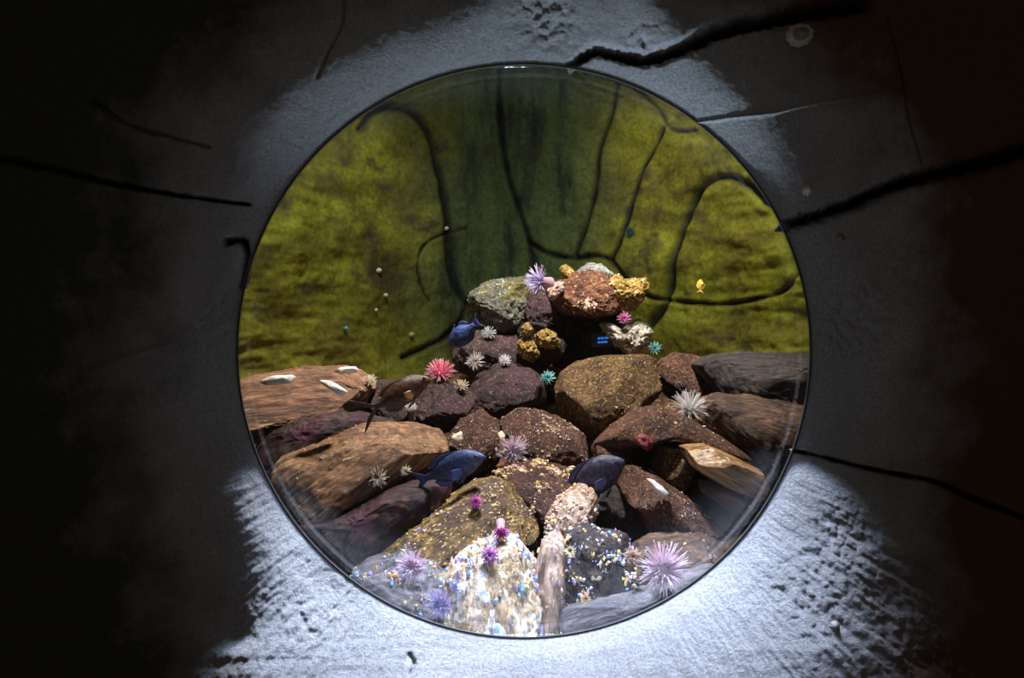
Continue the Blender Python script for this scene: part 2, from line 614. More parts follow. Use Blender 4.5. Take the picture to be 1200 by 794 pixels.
# ------------------------------------------------------------------ rocks
def radial(outline, n=256):
    P = np.array(outline, float)
    x, y = P[:, 0], P[:, 1]
    x2, y2 = np.roll(x, -1), np.roll(y, -1)
    cr = x * y2 - x2 * y
    A = cr.sum() / 2
    c = np.array([((x + x2) * cr).sum(), ((y + y2) * cr).sum()]) / (6 * A)
    ph = np.linspace(0, 2 * PI, n, endpoint=False)
    out = np.zeros(n)
    for i, a in enumerate(ph):
        dx, dy = math.cos(a), -math.sin(a)
        best = 0
        for k in range(len(P)):
            p, q = P[k] - c, P[(k + 1) % len(P)] - c
            e = q - p
            det = dx * -e[1] + e[0] * dy
            if abs(det) < 1e-9:
                continue
            t = (p[0] * -e[1] + e[0] * p[1]) / det
            s = (dx * p[1] - dy * p[0]) / det
            if t > 0 and -1e-6 <= s <= 1 + 1e-6:
                best = max(best, t)
        out[i] = best
    k = np.array([1, 4, 6, 4, 1], float)
    k /= k.sum()
    for _ in range(2):
        out = sum(w * np.roll(out, j - 2) for j, w in enumerate(k))
    return c, out


_ico = {}


def ico(sub):
    if sub not in _ico:
        bm = bmesh.new()
        bmesh.ops.create_icosphere(bm, subdivisions=sub, radius=1)
        V = np.array([v.co[:] for v in bm.verts])
        Fc = [[v.index for v in f.verts] for f in bm.faces]
        bm.free()
        _ico[sub] = (V, Fc)
    return _ico[sub]


ROCKS = {}


def blob(name, outline, Y, depth, tilt=0.5, amp=0.10, nscale=1.0, box=0.75, sub=6, seed=0, facet=0.0, parent=None, mat=None, ridged=False, grow=1.0, cuts=9, crag=1.0):
    c, rad = radial(outline)
    ctr = at(c[0], c[1], Y)
    V, Fc = ico(sub)
    s = np.hypot(V[:, 0], V[:, 2])
    ph = np.arctan2(V[:, 2], V[:, 0]) % (2 * PI)
    r = np.interp(ph, np.linspace(0, 2 * PI, len(rad) + 1), np.append(rad, rad[0])) * mpp(Y) * grow
    size = float(np.mean(r))
    sp = np.sin(np.arcsin(np.clip(s, 0, 1)))
    sp = sp ** box
    dy = np.sign(V[:, 1]) * np.abs(V[:, 1]) ** box * depth * 0.5
    Pn = np.stack([np.cos(ph) * r * sp, dy, np.sin(ph) * r * sp], 1)
    q = Pn / size
    n = fbm(q * 1.3 * nscale + seed * 7.7, 6, 0.52)
    if ridged:
        n = 0.6 * n + 0.5 * fbm(q * 2.4 * nscale + seed * 3.1, 4, 0.5, True)
    if facet:
        nn = np.round(n * 5) / 5
        n = n * (1 - facet) + nn * facet
    rs_ = np.random.RandomState(100 + seed)
    q0 = Pn.copy()
    ext = np.array([size, depth * 0.5, size])
    for _ in range(cuts):
        nv = rs_.normal(size=3) * np.array([1.0, 1.1, 0.9])
        nv[1] = -abs(nv[1])
        nv /= np.linalg.norm(nv)
        sup = (q0 @ nv).max()
        lim = sup * rs_.uniform(0.72, 0.93)
        over = np.clip(Pn @ nv - lim, 0, None)
        Pn = Pn - (over * 0.85)[:, None] * nv
    dirn = V.copy()
    Pn = Pn + dirn * (n * amp * size)[:, None]
    Pn = Pn + dirn * (size * crag * (0.034 * fbm(q * 5 + seed, 4, 0.6, True) + 0.016 * fbm(q * 17 + seed, 3, 0.6)))[:, None]
    Pn[:, 1] += tilt * Pn[:, 2]
    me = mesh_from(name, Pn, Fc)
    o = link(name, me, mat, parent)
    o.location = ctr
    return o, ctr, Pn


def rock(key, label, outline, Y, depth, mat, cat='rock', group=None, name='boulder', **kw):
    o, ctr, Pn = blob(name, outline, Y, depth, mat=mat, **kw)
    tag(o, label, cat, group)
    me = o.data
    N = np.zeros(len(me.vertices) * 3)
    me.vertices.foreach_get('normal', N)
    ROCKS[key] = (o, Pn + np.array(ctr), N.reshape(-1, 3))
    return o


def chips(key, n, mats, size, region=None, up=0.1, name='crust_and_glint_specks', label=None, part=True, elong=1.0):
    """small shelly grains on a rock, some coloured to imitate rainbow glints; one part"""
    o, P, N = ROCKS[key]
    px, py = to_px(P[:, 0], P[:, 1], P[:, 2])
    ok = (N[:, 1] < 0.25) & (N[:, 2] > up)
    if region:
        x0, y0, x1, y1 = region
        ok &= (px > x0) & (px < x1) & (py > y0) & (py < y1)
    idx = np.nonzero(ok)[0]
    if len(idx) == 0:
        print('no place for chips', key)
        return
    # clumped choice
    w = np.clip(fbm(P[idx] * 28 + 5, 2) + 0.12, 0.01, 1) ** 1.5
    sel = RNG.choice(idx, n, p=w / w.sum())
    B, Fc = ico(1)
    vs, fs, ms = [], [], []
    for k in sel:
        s = size * (0.3 + RNG.rand() ** 3 * 0.9)
        M = B * (s * (0.7 + 0.6 * RNG.rand(3)) * np.array([1, 1, elong]))
        M = M * (1 + 0.25 * RNG.normal(size=(len(B), 1)))
        M = M + P[k] + N[k] * s * 0.3 - np.array(o.location)
        base = len(vs) * len(B)
        vs.append(M)
        fs += [[i + base for i in f] for f in Fc]
        ms += [RNG.randint(len(mats))] * len(Fc)
    me = mesh_from(name, np.concatenate(vs), fs, smooth=False)
    c = link(name, me, mats, o)
    me.polygons.foreach_set('material_index', ms)
    c['kind'] = 'stuff'
    if label:
        c['label'] = label
    return c


MT = {}
MT['brown'] = rock_mat('brown_rock', (0.022, 0.010, 0.009), (0.115, 0.048, 0.032), (0.22, 0.11, 0.065), 18, (0.40, 0.26, 0.12), 0.35, bump=1.0, speck_scale=180, patch=(0.055, 0.022, 0.026), patch_amt=0.2)
MT['maroon'] = rock_mat('maroon_rock', (0.020, 0.009, 0.009), (0.085, 0.036, 0.030), (0.17, 0.08, 0.055), 20, (0.45, 0.27, 0.16), 0.35, bump=1.0, speck_scale=190)
MT['olive'] = rock_mat('olive_speckled_rock', (0.035, 0.015, 0.010), (0.12, 0.056, 0.028), (0.21, 0.125, 0.05), 16, (0.34, 0.29, 0.08), 0.55, bump=1.0, speck_scale=170)
MT['purple'] = rock_mat('purple_rock', (0.014, 0.008, 0.009), (0.055, 0.029, 0.030), (0.12, 0.068, 0.062), 14, (0.3, 0.24, 0.24), 0.3, bump=1.0, speck_scale=190, patch=(0.07, 0.026, 0.042), patch_amt=0.05)
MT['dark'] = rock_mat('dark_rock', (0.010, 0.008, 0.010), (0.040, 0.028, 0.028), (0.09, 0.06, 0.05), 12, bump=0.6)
MT['strata_l'] = rock_mat('banded_tan_rock', (0.035, 0.016, 0.012), (0.21, 0.105, 0.060), (0.40, 0.23, 0.14), 22, (0.55, 0.45, 0.25), 0.1, stretch=14, ang=0.12, bump=0.5)
MT['slab_l'] = rock_mat('streaky_brown_rock', (0.05, 0.022, 0.014), (0.23, 0.125, 0.068), (0.36, 0.22, 0.125), 20, (0.6, 0.5, 0.2), 0.1, stretch=11, ang=0.62, bump=0.4)
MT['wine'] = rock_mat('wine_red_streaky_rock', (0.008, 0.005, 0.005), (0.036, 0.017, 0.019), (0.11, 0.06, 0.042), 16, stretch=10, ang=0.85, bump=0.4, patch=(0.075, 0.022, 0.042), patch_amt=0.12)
MT['strata_r'] = rock_mat('grey_streaky_rock', (0.012, 0.011, 0.014), (0.050, 0.040, 0.040), (0.11, 0.085, 0.07), 20, stretch=12, ang=-0.05, bump=0.5)
MT['brown_r'] = rock_mat('brown_streaky_rock', (0.015, 0.010, 0.010), (0.085, 0.048, 0.030), (0.22, 0.13, 0.075), 18, stretch=11, ang=-0.45, bump=0.5)
MT['log'] = rock_mat('smooth_tan_rock', (0.13, 0.07, 0.03), (0.36, 0.22, 0.11), (0.58, 0.42, 0.26), 14, stretch=9, ang=-0.5, rough=0.25, bump=0.15)
MT['gold'] = rock_mat('golden_crusted_rock', (0.035, 0.016, 0.008), (0.20, 0.115, 0.032), (0.40, 0.27, 0.075), 18, (0.66, 0.48, 0.15), 0.45, stretch=2.5, ang=0.75, bump=1.0, speck_scale=190, patch=(0.10, 0.05, 0.025), patch_amt=0.25)
MT['bright'] = rock_mat('pale_encrusted_rock', (0.12, 0.07, 0.03), (0.50, 0.36, 0.20), (0.80, 0.70, 0.55), 20, (0.85, 0.82, 0.78), 0.6, stretch=5, ang=1.57, bump=0.7, speck_scale=60)
MT['pale'] = rock_mat('pale_pink_rock', (0.16, 0.09, 0.06), (0.46, 0.31, 0.21), (0.66, 0.50, 0.40), 18, (0.8, 0.75, 0.7), 0.3, stretch=5, ang=1.57, bump=0.4)
MT['black'] = rock_mat('black_speckled_rock', (0.008, 0.006, 0.007), (0.035, 0.024, 0.022), (0.10, 0.065, 0.045), 16, (0.75, 0.65, 0.45), 0.25, stretch=2.2, ang=1.8, bump=0.7, speck_scale=70)
MT['foot'] = rock_mat('smooth_grey_rock', (0.035, 0.033, 0.04), (0.085, 0.078, 0.085), (0.16, 0.14, 0.15), 16, stretch=8, ang=0.1, bump=0.2)
MT['moss'] = rock_mat('mossy_rock', (0.03, 0.028, 0.020), (0.15, 0.15, 0.115), (0.34, 0.36, 0.31), 24, (0.5, 0.52, 0.45), 0.3, bump=1.0, speck_scale=150, patch=(0.19, 0.16, 0.035), patch_amt=0.25)
MT['rust'] = rock_mat('rusty_sponge_rock', (0.05, 0.018, 0.012), (0.19, 0.078, 0.045), (0.33, 0.16, 0.085), 20, (0.75, 0.42, 0.2), 0.3, bump=1.0, speck_scale=80)
MT['yellow'] = rock_mat('yellow_crust', (0.12, 0.06, 0.012), (0.46, 0.29, 0.05), (0.78, 0.60, 0.24), 34, (0.9, 0.8, 0.5), 0.3, bump=1.0, speck_scale=110)
MT['white'] = rock_mat('white_crust', (0.22, 0.17, 0.13), (0.66, 0.60, 0.52), (0.90, 0.88, 0.84), 30, (0.7, 0.5, 0.2), 0.15, bump=0.8, speck_scale=90)
MT['ash'] = rock_mat('ash_grey_crust', (0.10, 0.10, 0.09), (0.34, 0.36, 0.34), (0.62, 0.64, 0.64), 34, bump=0.9)
MT['pinksponge'] = rock_mat('pink_sponge', (0.40, 0.22, 0.18), (0.66, 0.46, 0.40), (0.82, 0.68, 0.62), 34, bump=0.7)
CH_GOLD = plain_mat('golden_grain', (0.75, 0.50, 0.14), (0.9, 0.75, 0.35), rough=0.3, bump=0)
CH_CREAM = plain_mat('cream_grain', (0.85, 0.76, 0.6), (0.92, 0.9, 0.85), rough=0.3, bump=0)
CH_LILAC_GLINT = plain_mat('lilac_glint', (0.45, 0.40, 0.85), (0.6, 0.45, 0.8), rough=0.3, bump=0)  # colour stands in for split light glinting on the front rocks
CH_BLUE_GLINT = plain_mat('blue_glint', (0.25, 0.45, 0.85), (0.35, 0.6, 0.85), rough=0.3, bump=0)  # bluish rainbow glint put into the grain's own colour
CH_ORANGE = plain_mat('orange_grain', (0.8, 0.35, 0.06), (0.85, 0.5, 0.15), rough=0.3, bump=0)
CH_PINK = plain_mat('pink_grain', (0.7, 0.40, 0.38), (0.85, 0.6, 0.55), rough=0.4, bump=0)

# --- the outcrop at the back, with its crusts
rock('core', 'cave-like rock core of the outcrop, coloured dark for the shade under its rusty cap', [(622, 345), (650, 330), (690, 325), (730, 335), (745, 360), (748, 395), (740, 425), (690, 432), (650, 428), (626, 400)], 1.30, 0.20, MT['dark'], seed=1, tilt=0.1, amp=0.16)  # dark base colour carries the shade beneath the cap overhang
rock('maroon', 'dark maroon rock on the outcrop beneath the lavender anemone', [(618, 340), (640, 335), (655, 350), (662, 372), (655, 392), (634, 398), (616, 388), (610, 362)], 1.22, 0.18, MT['purple'], seed=2, amp=0.18, tilt=0.1)
rock('cap', 'rusty brown sponge-covered rock capping the outcrop', [(642, 352), (652, 334), (668, 322), (690, 317), (710, 323), (724, 338), (728, 356), (718, 368), (698, 371), (672, 368), (652, 366)], 1.14, 0.26, MT['rust'], seed=3, amp=0.14, tilt=0.35, ridged=True, crag=2.6)
chips('cap', 150, [CH_GOLD, CH_PINK, CH_CREAM], 0.0045, (655, 345, 700, 372), up=-0.7)
rock('mossy', 'grey-green mossy lump left of the outcrop', [(545, 362), (556, 342), (578, 330), (604, 322), (624, 322), (634, 342), (630, 366), (612, 384), (580, 394), (556, 384)], 1.28, 0.24, MT['moss'], seed=4, amp=0.20, tilt=0.3, ridged=True, crag=2.6)
chips('mossy', 90, [CH_GOLD, CH_CREAM], 0.0035, None, up=0.2)
rock('under', 'dark purple rock under the mossy lump', [(528, 402), (552, 388), (590, 384), (625, 392), (648, 412), (640, 436), (600, 444), (560, 446), (536, 432)], 1.20, 0.26, MT['purple'], seed=5, amp=0.16)
rock('yellowlump', 'knobbly lump with ragged yellow crust below the outcrop', [(609, 384), (622, 376), (640, 380), (656, 394), (662, 408), (650, 424), (628, 427), (608, 414)], 1.09, 0.15, MT['dark'], seed=6, amp=0.22, tilt=0.2, ridged=True, crag=2.6)
for ol, sd in (([(606, 402), (618, 396), (626, 404), (632, 414), (624, 424), (612, 416)], 31), ([(628, 392), (640, 386), (650, 392), (656, 402), (644, 408), (632, 404)], 32), ([(612, 384), (619, 378), (624, 386), (619, 394), (613, 392)], 33)):
    o, c_, p_ = blob('yellow_crust', ol, 1.0, 0.05, tilt=0.1, amp=0.5, nscale=1.6, sub=5, seed=sd, mat=MT['yellow'], ridged=True, crag=3.5, cuts=0)
    par = ROCKS['yellowlump'][0]
    o.parent = par
    o.location = c_ - par.location
rock('coral_y', 'ragged yellow and orange coral at the right tip of the outcrop', [(712, 334), (722, 323), (734, 330), (746, 328), (756, 326), (757, 340), (750, 350), (742, 360), (728, 362), (720, 350)], 1.10, 0.14, MT['yellow'], cat='coral', name='crusty_coral', seed=7, amp=0.38, ridged=True, nscale=1.5, crag=3.2, cuts=2)
chips('coral_y', 220, [CH_CREAM, CH_ORANGE, CH_GOLD], 0.004, None, up=-0.6)
rock('coral_w', 'chalky white branching coral low on the right of the outcrop', [(704, 380), (716, 378), (722, 388), (734, 384), (748, 376), (758, 384), (763, 396), (756, 406), (746, 412), (730, 408), (716, 396)], 1.08, 0.12, MT['white'], cat='coral', name='crusty_coral', seed=8, amp=0.50, ridged=True, nscale=1.7, crag=3.2, cuts=2)
rock('crust_t', 'ash white crust along the crest of the outcrop', [(662, 318), (676, 320), (690, 309), (706, 312), (718, 321), (710, 334), (690, 326), (672, 328)], 1.15, 0.10, MT['ash'], cat='coral', name='crusty_coral', seed=9, amp=0.4, ridged=True, crag=3.2, cuts=2)
rock('crust_c', 'small tan crust on the crest beside the lavender anemone', [(656, 314), (664, 310), (674, 320), (672, 330), (662, 326)], 1.13, 0.07, MT['yellow'], cat='coral', name='crusty_coral', seed=19, amp=0.35, ridged=True, crag=3.2, cuts=2)
rock('sponge_p', 'pale pink sponge beside the lavender anemone on the outcrop', [(638, 338), (648, 331), (662, 330), (660, 342), (650, 350), (642, 353)], 1.05, 0.07, MT['pinksponge'], cat='sponge', name='lumpy_sponge', seed=10, amp=0.3)

# --- middle and right
rock('mid', 'low purplish brown boulder beneath the two small white anemones', [(548, 458), (562, 436), (590, 424), (622, 430), (640, 448), (640, 474), (612, 486), (575, 486), (552, 476)], 1.0, 0.30, MT['purple'], seed=11, amp=0.12, tilt=0.6)
rock('big', 'large rounded brown boulder with olive speckles, right of the cyan anemone', [(650, 458), (657, 438), (678, 424), (720, 417), (756, 415), (776, 424), (781, 444), (768, 462), (750, 478), (735, 492), (704, 512), (680, 516), (660, 500), (652, 478)], 0.84, 0.34, MT['olive'], seed=12, amp=0.07, tilt=0.45)
chips('big', 320, [CH_GOLD, CH_GOLD, CH_ORANGE], 0.0020, None, up=0.0)
rock('bigb', 'brown rock wedged right of the large rounded boulder', [(770, 428), (796, 413), (826, 420), (846, 440), (844, 466), (818, 480), (786, 470), (768, 450)], 0.95, 0.26, MT['brown'], seed=13, amp=0.13)
rock('right_up', 'dark grey flat-topped slab at the right edge of the window', [(812, 430), (836, 417), (880, 414), (925, 414), (970, 418), (985, 450), (970, 480), (900, 486), (850, 474), (820, 456)], 0.80, 0.32, MT['strata_r'], seed=14, amp=0.09, tilt=0.5, facet=0.3, box=0.55)
rock('right_low', 'brown layered rock under the dark grey slab at the right edge', [(806, 476), (840, 462), (900, 468), (965, 480), (975, 520), (950, 556), (900, 552), (850, 526), (815, 502)], 0.60, 0.24, MT['brown_r'], seed=15, amp=0.13, tilt=0.4, facet=0.2)
rock('arch', 'craggy reddish brown rock arching over a dark hollow', [(692, 522), (714, 502), (746, 479), (772, 476), (802, 488), (842, 510), (884, 538), (872, 546), (836, 531), (802, 514), (770, 507), (744, 514), (718, 528)], 0.56, 0.24, MT['brown'], seed=16, amp=0.09, tilt=0.1, ridged=True, cuts=5)
rock('leg', 'small brown rock holding up the left end of the arching rock', [(692, 526), (708, 510), (728, 508), (740, 522), (738, 546), (720, 556), (700, 546)], 0.58, 0.14, MT['brown'], seed=44, amp=0.13, tilt=0.3, ridged=True, sub=5)
chips('arch', 90, [CH_GOLD, CH_PINK, CH_CREAM], 0.0028, None, up=0.2)
rock('cobble', 'smooth olive brown cobble tucked under the arching rock', [(765, 545), (772, 524), (790, 514), (808, 522), (817, 545), (812, 566), (796, 578), (776, 570)], 0.50, 0.15, MT['olive'], seed=17, amp=0.05, tilt=0.1, name='cobble', sub=5)
rock('hollow', 'rock coloured blackish for the shade in the hollow behind the smooth cobble', [(730, 540), (750, 520), (800, 520), (850, 545), (880, 575), (870, 615), (830, 610), (780, 590), (745, 570)], 0.66, 0.2, MT['dark'], seed=18, amp=0.1)  # blackish colour stands in for the deep shade under the arch
rock('log', 'smooth tan stone shaped like a log near the lower right edge', [(796, 520), (826, 520), (860, 535), (896, 553), (908, 566), (904, 580), (884, 582), (850, 570), (820, 553), (800, 536)], 0.36, 0.14, MT['log'], seed=20, amp=0.05, tilt=0.3, name='smooth_stone')
rock('log2', 'thin dull stone just below the tan log-shaped stone', [(818, 562), (838, 566), (868, 584), (880, 598), (866, 600), (840, 588), (822, 576)], 0.34, 0.08, MT['brown_r'], seed=21, amp=0.08, tilt=0.3, name='smooth_stone', sub=5)
rock('cave', 'rock coloured blackish for the shade in the hollow below the right dark fish', [(684, 590), (706, 572), (740, 570), (768, 590), (776, 620), (750, 636), (706, 632)], 0.45, 0.12, MT['dark'], seed=45, amp=0.12, tilt=0.2)  # dark stone added where the ridge overhang leaves only shade
rock('ridge', 'brown ridge rock overhanging a shaded hollow right of the dark fish', [(712, 574), (728, 556), (744, 551), (768, 558), (796, 578), (826, 602), (852, 632), (862, 658), (836, 666), (800, 656), (768, 640), (756, 614), (744, 592), (726, 582)], 0.38, 0.22, MT['brown'], seed=22, amp=0.13, tilt=0.5, ridged=True)
chips('ridge', 150, [CH_GOLD, CH_CREAM, CH_BLUE_GLINT, CH_PINK], 0.0026, None, up=0.0)
rock('ridge_r', 'streaky brown rock sloping to the lower right rim', [(730, 650), (770, 632), (820, 630), (862, 645), (900, 620), (905, 660), (870, 705), (810, 720), (760, 712), (735, 690)], 0.22, 0.2, MT['brown_r'], seed=23, amp=0.1, tilt=0.4)
chips('ridge_r', 90, [CH_GOLD, CH_BLUE_GLINT, CH_ORANGE, CH_PINK], 0.0024, None, up=-0.2)

# --- left
rock('left_up', 'banded tan slab with white patches at the left edge', [(262, 470), (280, 445), (306, 437), (350, 431), (404, 430), (438, 438), (456, 452), (446, 472), (404, 492), (350, 508), (300, 515), (268, 500)], 0.72, 0.30, MT['strata_l'], seed=24, amp=0.09, tilt=0.6, box=0.6)
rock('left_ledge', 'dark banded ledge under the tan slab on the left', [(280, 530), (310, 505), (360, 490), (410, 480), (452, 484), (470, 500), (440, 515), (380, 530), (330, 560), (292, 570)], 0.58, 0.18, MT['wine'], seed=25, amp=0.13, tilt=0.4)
rock('left_slab', 'big streaky brown slab sloping down to the lower left rim', [(300, 552), (330, 534), (372, 518), (412, 502), (452, 496), (486, 492), (514, 500), (530, 516), (526, 534), (500, 546), (470, 558), (442, 578), (420, 606), (380, 628), (340, 620), (312, 590)], 0.46, 0.22, MT['slab_l'], seed=26, amp=0.09, tilt=0.55)
chips('left_slab', 110, [CH_GOLD, CH_CREAM, CH_ORANGE, CH_BLUE_GLINT], 0.0024, None, up=0.1)
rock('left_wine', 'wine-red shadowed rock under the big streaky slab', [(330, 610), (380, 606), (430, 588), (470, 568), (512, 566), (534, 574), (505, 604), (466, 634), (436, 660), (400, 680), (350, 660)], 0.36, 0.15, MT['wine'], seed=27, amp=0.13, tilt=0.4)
rock('left_mid', 'purple-brown rock below the pink anemone', [(478, 478), (492, 456), (520, 448), (546, 456), (562, 472), (556, 494), (532, 508), (506, 502), (486, 496)], 0.78, 0.2, MT['purple'], seed=28, amp=0.17, tilt=0.4, ridged=True)
rock('left_mid2', 'grey-brown rock behind the brown fork-tailed fish', [(420, 462), (446, 446), (474, 444), (500, 452), (505, 476), (490, 496), (450, 500), (425, 486)], 0.82, 0.2, MT['purple'], seed=29, amp=0.15, tilt=0.4)
rock('knob', 'reddish knob of rock left of the large lavender anemone', [(524, 512), (540, 492), (562, 484), (584, 496), (590, 520), (580, 546), (552, 550), (530, 536)], 0.66, 0.18, MT['maroon'], seed=34, amp=0.15, tilt=0.6, ridged=True)
rock('saddle', 'maroon brown rock between the lavender anemone and the big boulder', [(586, 494), (610, 480), (650, 486), (684, 510), (690, 540), (668, 556), (630, 550), (600, 530)], 0.64, 0.2, MT['maroon'], seed=35, amp=0.12, tilt=0.7, ridged=True)
chips('knob', 160, [CH_GOLD, CH_PINK, CH_CREAM], 0.0022, None, up=0.0)
chips('saddle', 520, [CH_GOLD, CH_PINK, CH_CREAM], 0.0024, None, up=0.1)

# --- front row along the bottom rim
rock('gold', 'golden crusted rock sloping under the two magenta anemones', [(404, 672), (436, 644), (478, 612), (510, 590), (544, 572), (580, 566), (612, 578), (632, 602), (630, 632), (600, 642), (560, 648), (530, 668), (505, 700), (466, 712), (430, 700)], 0.32, 0.20, MT['gold'], seed=36, amp=0.10, tilt=0.55)
chips('gold', 420, [CH_GOLD, CH_GOLD, CH_CREAM, CH_ORANGE, CH_LILAC_GLINT], 0.0030, None, up=-0.2)
rock('front_l', 'dark speckled rock at the bottom left rim of the window', [(396, 684), (430, 660), (470, 650), (508, 664), (530, 690), (530, 730), (490, 745), (440, 730)], 0.17, 0.16, MT['foot'], seed=37, amp=0.12, tilt=0.4)
chips('front_l', 260, [CH_CREAM, CH_GOLD, CH_BLUE_GLINT, CH_LILAC_GLINT, CH_ORANGE], 0.0034, None, up=-0.3, elong=1.6)
rock('bright', 'bright rock thick with pale crust at the bottom centre', [(500, 715), (514, 682), (536, 650), (568, 633), (600, 636), (624, 660), (634, 700), (636, 760), (590, 775), (530, 765), (505, 745)], 0.16, 0.16, MT['bright'], seed=38, amp=0.10, tilt=0.45)
chips('bright', 620, [CH_CREAM, CH_CREAM, CH_GOLD, CH_LILAC_GLINT, CH_BLUE_GLINT], 0.0036, None, up=-0.3, elong=2.6)
rock('palepost', 'narrow pale pink rock right of the bright crusted one', [(628, 665), (636, 632), (650, 622), (662, 632), (662, 680), (660, 765), (630, 768), (626, 720)], 0.17, 0.09, MT['pale'], seed=39, amp=0.12, tilt=0.2, sub=5)
chips('palepost', 90, [CH_CREAM, CH_GOLD, CH_LILAC_GLINT], 0.003, None, up=-0.4, elong=1.6)
rock('black', 'black rock sprinkled with bright specks near the bottom rim', [(656, 652), (664, 628), (684, 620), (714, 626), (742, 634), (752, 664), (748, 706), (726, 728), (690, 734), (662, 716)], 0.20, 0.14, MT['black'], seed=40, amp=0.13, tilt=0.4)
chips('black', 700, [CH_CREAM, CH_GOLD, CH_CREAM, CH_GOLD, CH_LILAC_GLINT, CH_BLUE_GLINT], 0.0034, None, up=-0.5, elong=1.4)
rock('foot', 'smooth grey stone lying along the bottom rim, right of centre', [(640, 722), (680, 708), (730, 700), (790, 680), (840, 660), (850, 690), (800, 735), (730, 765), (660, 775), (640, 750)], 0.115, 0.09, MT['foot'], seed=41, amp=0.06, tilt=0.3, name='smooth_stone')
rock('gravelpink', 'pinkish gravelly mound above the black speckled rock', [(640, 600), (660, 580), (684, 568), (700, 580), (698, 606), (684, 628), (656, 632), (640, 620)], 0.36, 0.14, MT['pale'], seed=42, amp=0.16, tilt=0.6, ridged=True)
chips('gravelpink', 520, [CH_PINK, CH_GOLD, CH_CREAM], 0.0042, None, up=-0.2)


rock('mound', 'low mound covered with golden gravel above the magenta anemones', [(572, 560), (600, 548), (640, 546), (684, 556), (690, 584), (664, 616), (630, 622), (604, 596), (580, 576)], 0.46, 0.2, MT['maroon'], seed=43, amp=0.14, tilt=0.9, ridged=True, cuts=4)
chips('mound', 900, [CH_GOLD, CH_PINK, CH_CREAM, CH_GOLD], 0.0046, None, up=-0.2)
# gravel lying on the sediment slope in the middle
def gravel():
    n = 1500
    B, Fc = ico(1)
    vs, fs, ms = [], [], []
    mats = [CH_GOLD, CH_PINK, CH_CREAM, MT['brown'], MT['rust'], MT['brown']]
    for k in range(n):
        Y = 0.36 + 0.34 * RNG.rand()
        x = RNG.normal() * 0.085 + 0.03
        z = float(floor_z(np.array([x]), np.array([Y]))[0])
        p = np.array([[x, Y, z]])
        z += float(0.03 * fbm(p * 7, 4, 0.55)[0] + 0.008 * fbm(p * 40, 2)[0])
        s = 0.0018 + 0.0045 * RNG.rand() ** 3
        M = B * (s * (0.7 + 0.6 * RNG.rand(3))) * (1 + 0.2 * RNG.normal(size=(len(B), 1))) + np.array([x, Y, z + s * 0.3])
        base = len(vs) * len(B)
        vs.append(M)
        fs += [[i + base for i in f] for f in Fc]
        ms += [RNG.randint(len(mats))] * len(Fc)
    me = mesh_from('gravel', np.concatenate(vs), fs, False)
    o = link('gravel', me, mats)
    me.polygons.foreach_set('material_index', ms)
    tag(o, 'golden and pink gravel strewn on the sediment between the two dark fish', 'gravel', kind='stuff')


gravel()


# ------------------------------------------------------------------ anemones
def lathe(prof, n=24):
    vs, fs = [], []
    m = len(prof)
    for i in range(n):
        a = 2 * PI * i / n
        for r, z in prof:
            vs.append((r * math.cos(a), r * math.sin(a), z))
    for i in range(n):
        j = (i + 1) % n
        for k in range(m - 1):
            fs.append((i * m + k, j * m + k, j * m + k + 1, i * m + k + 1))
    return vs, fs


def tentacles(rad, n, length, thick, droop=0.25, rings=4, spread=1.2):
    vs, fs = [], []
    for k in range(n):
        ring = k % rings
        f = (ring + 1) / rings
        a = 2 * PI * k * 0.381966 + random.uniform(-0.12, 0.12)
        r0 = rad * (0.30 + 0.55 * f)
        lean = spread * f * 0.95 + random.uniform(-0.1, 0.1)
        Ln = length * random.uniform(0.75, 1.15)
        pts = []
        p = Vector((r0 * math.cos(a), r0 * math.sin(a), 0.0))
        seg = 5
        for s in range(seg + 1):
            pts.append(p.copy())
            le = lean + droop * s / seg + random.uniform(-0.1, 0.1)
            d = Vector((math.sin(le) * math.cos(a), math.sin(le) * math.sin(a), math.cos(le)))
            p = p + d * Ln / seg
        sides = 5
        base = len(vs)
        for s, q in enumerate(pts):
            t = s / seg
            rr = thick * (1 - 0.75 * t)
            dirv = (pts[min(s + 1, seg)] - pts[max(s - 1, 0)]).normalized()
            u = dirv.orthogonal().normalized()
            w = dirv.cross(u)
            for e in range(sides):
                b = 2 * PI * e / sides
                vs.append(tuple(q + (u * math.cos(b) + w * math.sin(b)) * rr))
        for s in range(seg):
            for e in range(sides):
                e2 = (e + 1) % sides
                fs.append((base + s * sides + e, base + s * sides + e2, base + (s + 1) * sides + e2, base + (s + 1) * sides + e))
        fs.append(tuple(base + seg * sides + e for e in range(sides)))
    return vs, fs


def rock_point(key, px, py):
    o, P, N = ROCKS[key]
    qx, qy = to_px(P[:, 0], P[:, 1], P[:, 2])
    d = np.hypot(qx - px, qy - py)
    near = np.nonzero(d < max(5.0, d.min() + 2))[0]
    k = near[np.argmin(P[near, 1])]
    return Vector(P[k]), Vector(N[k])


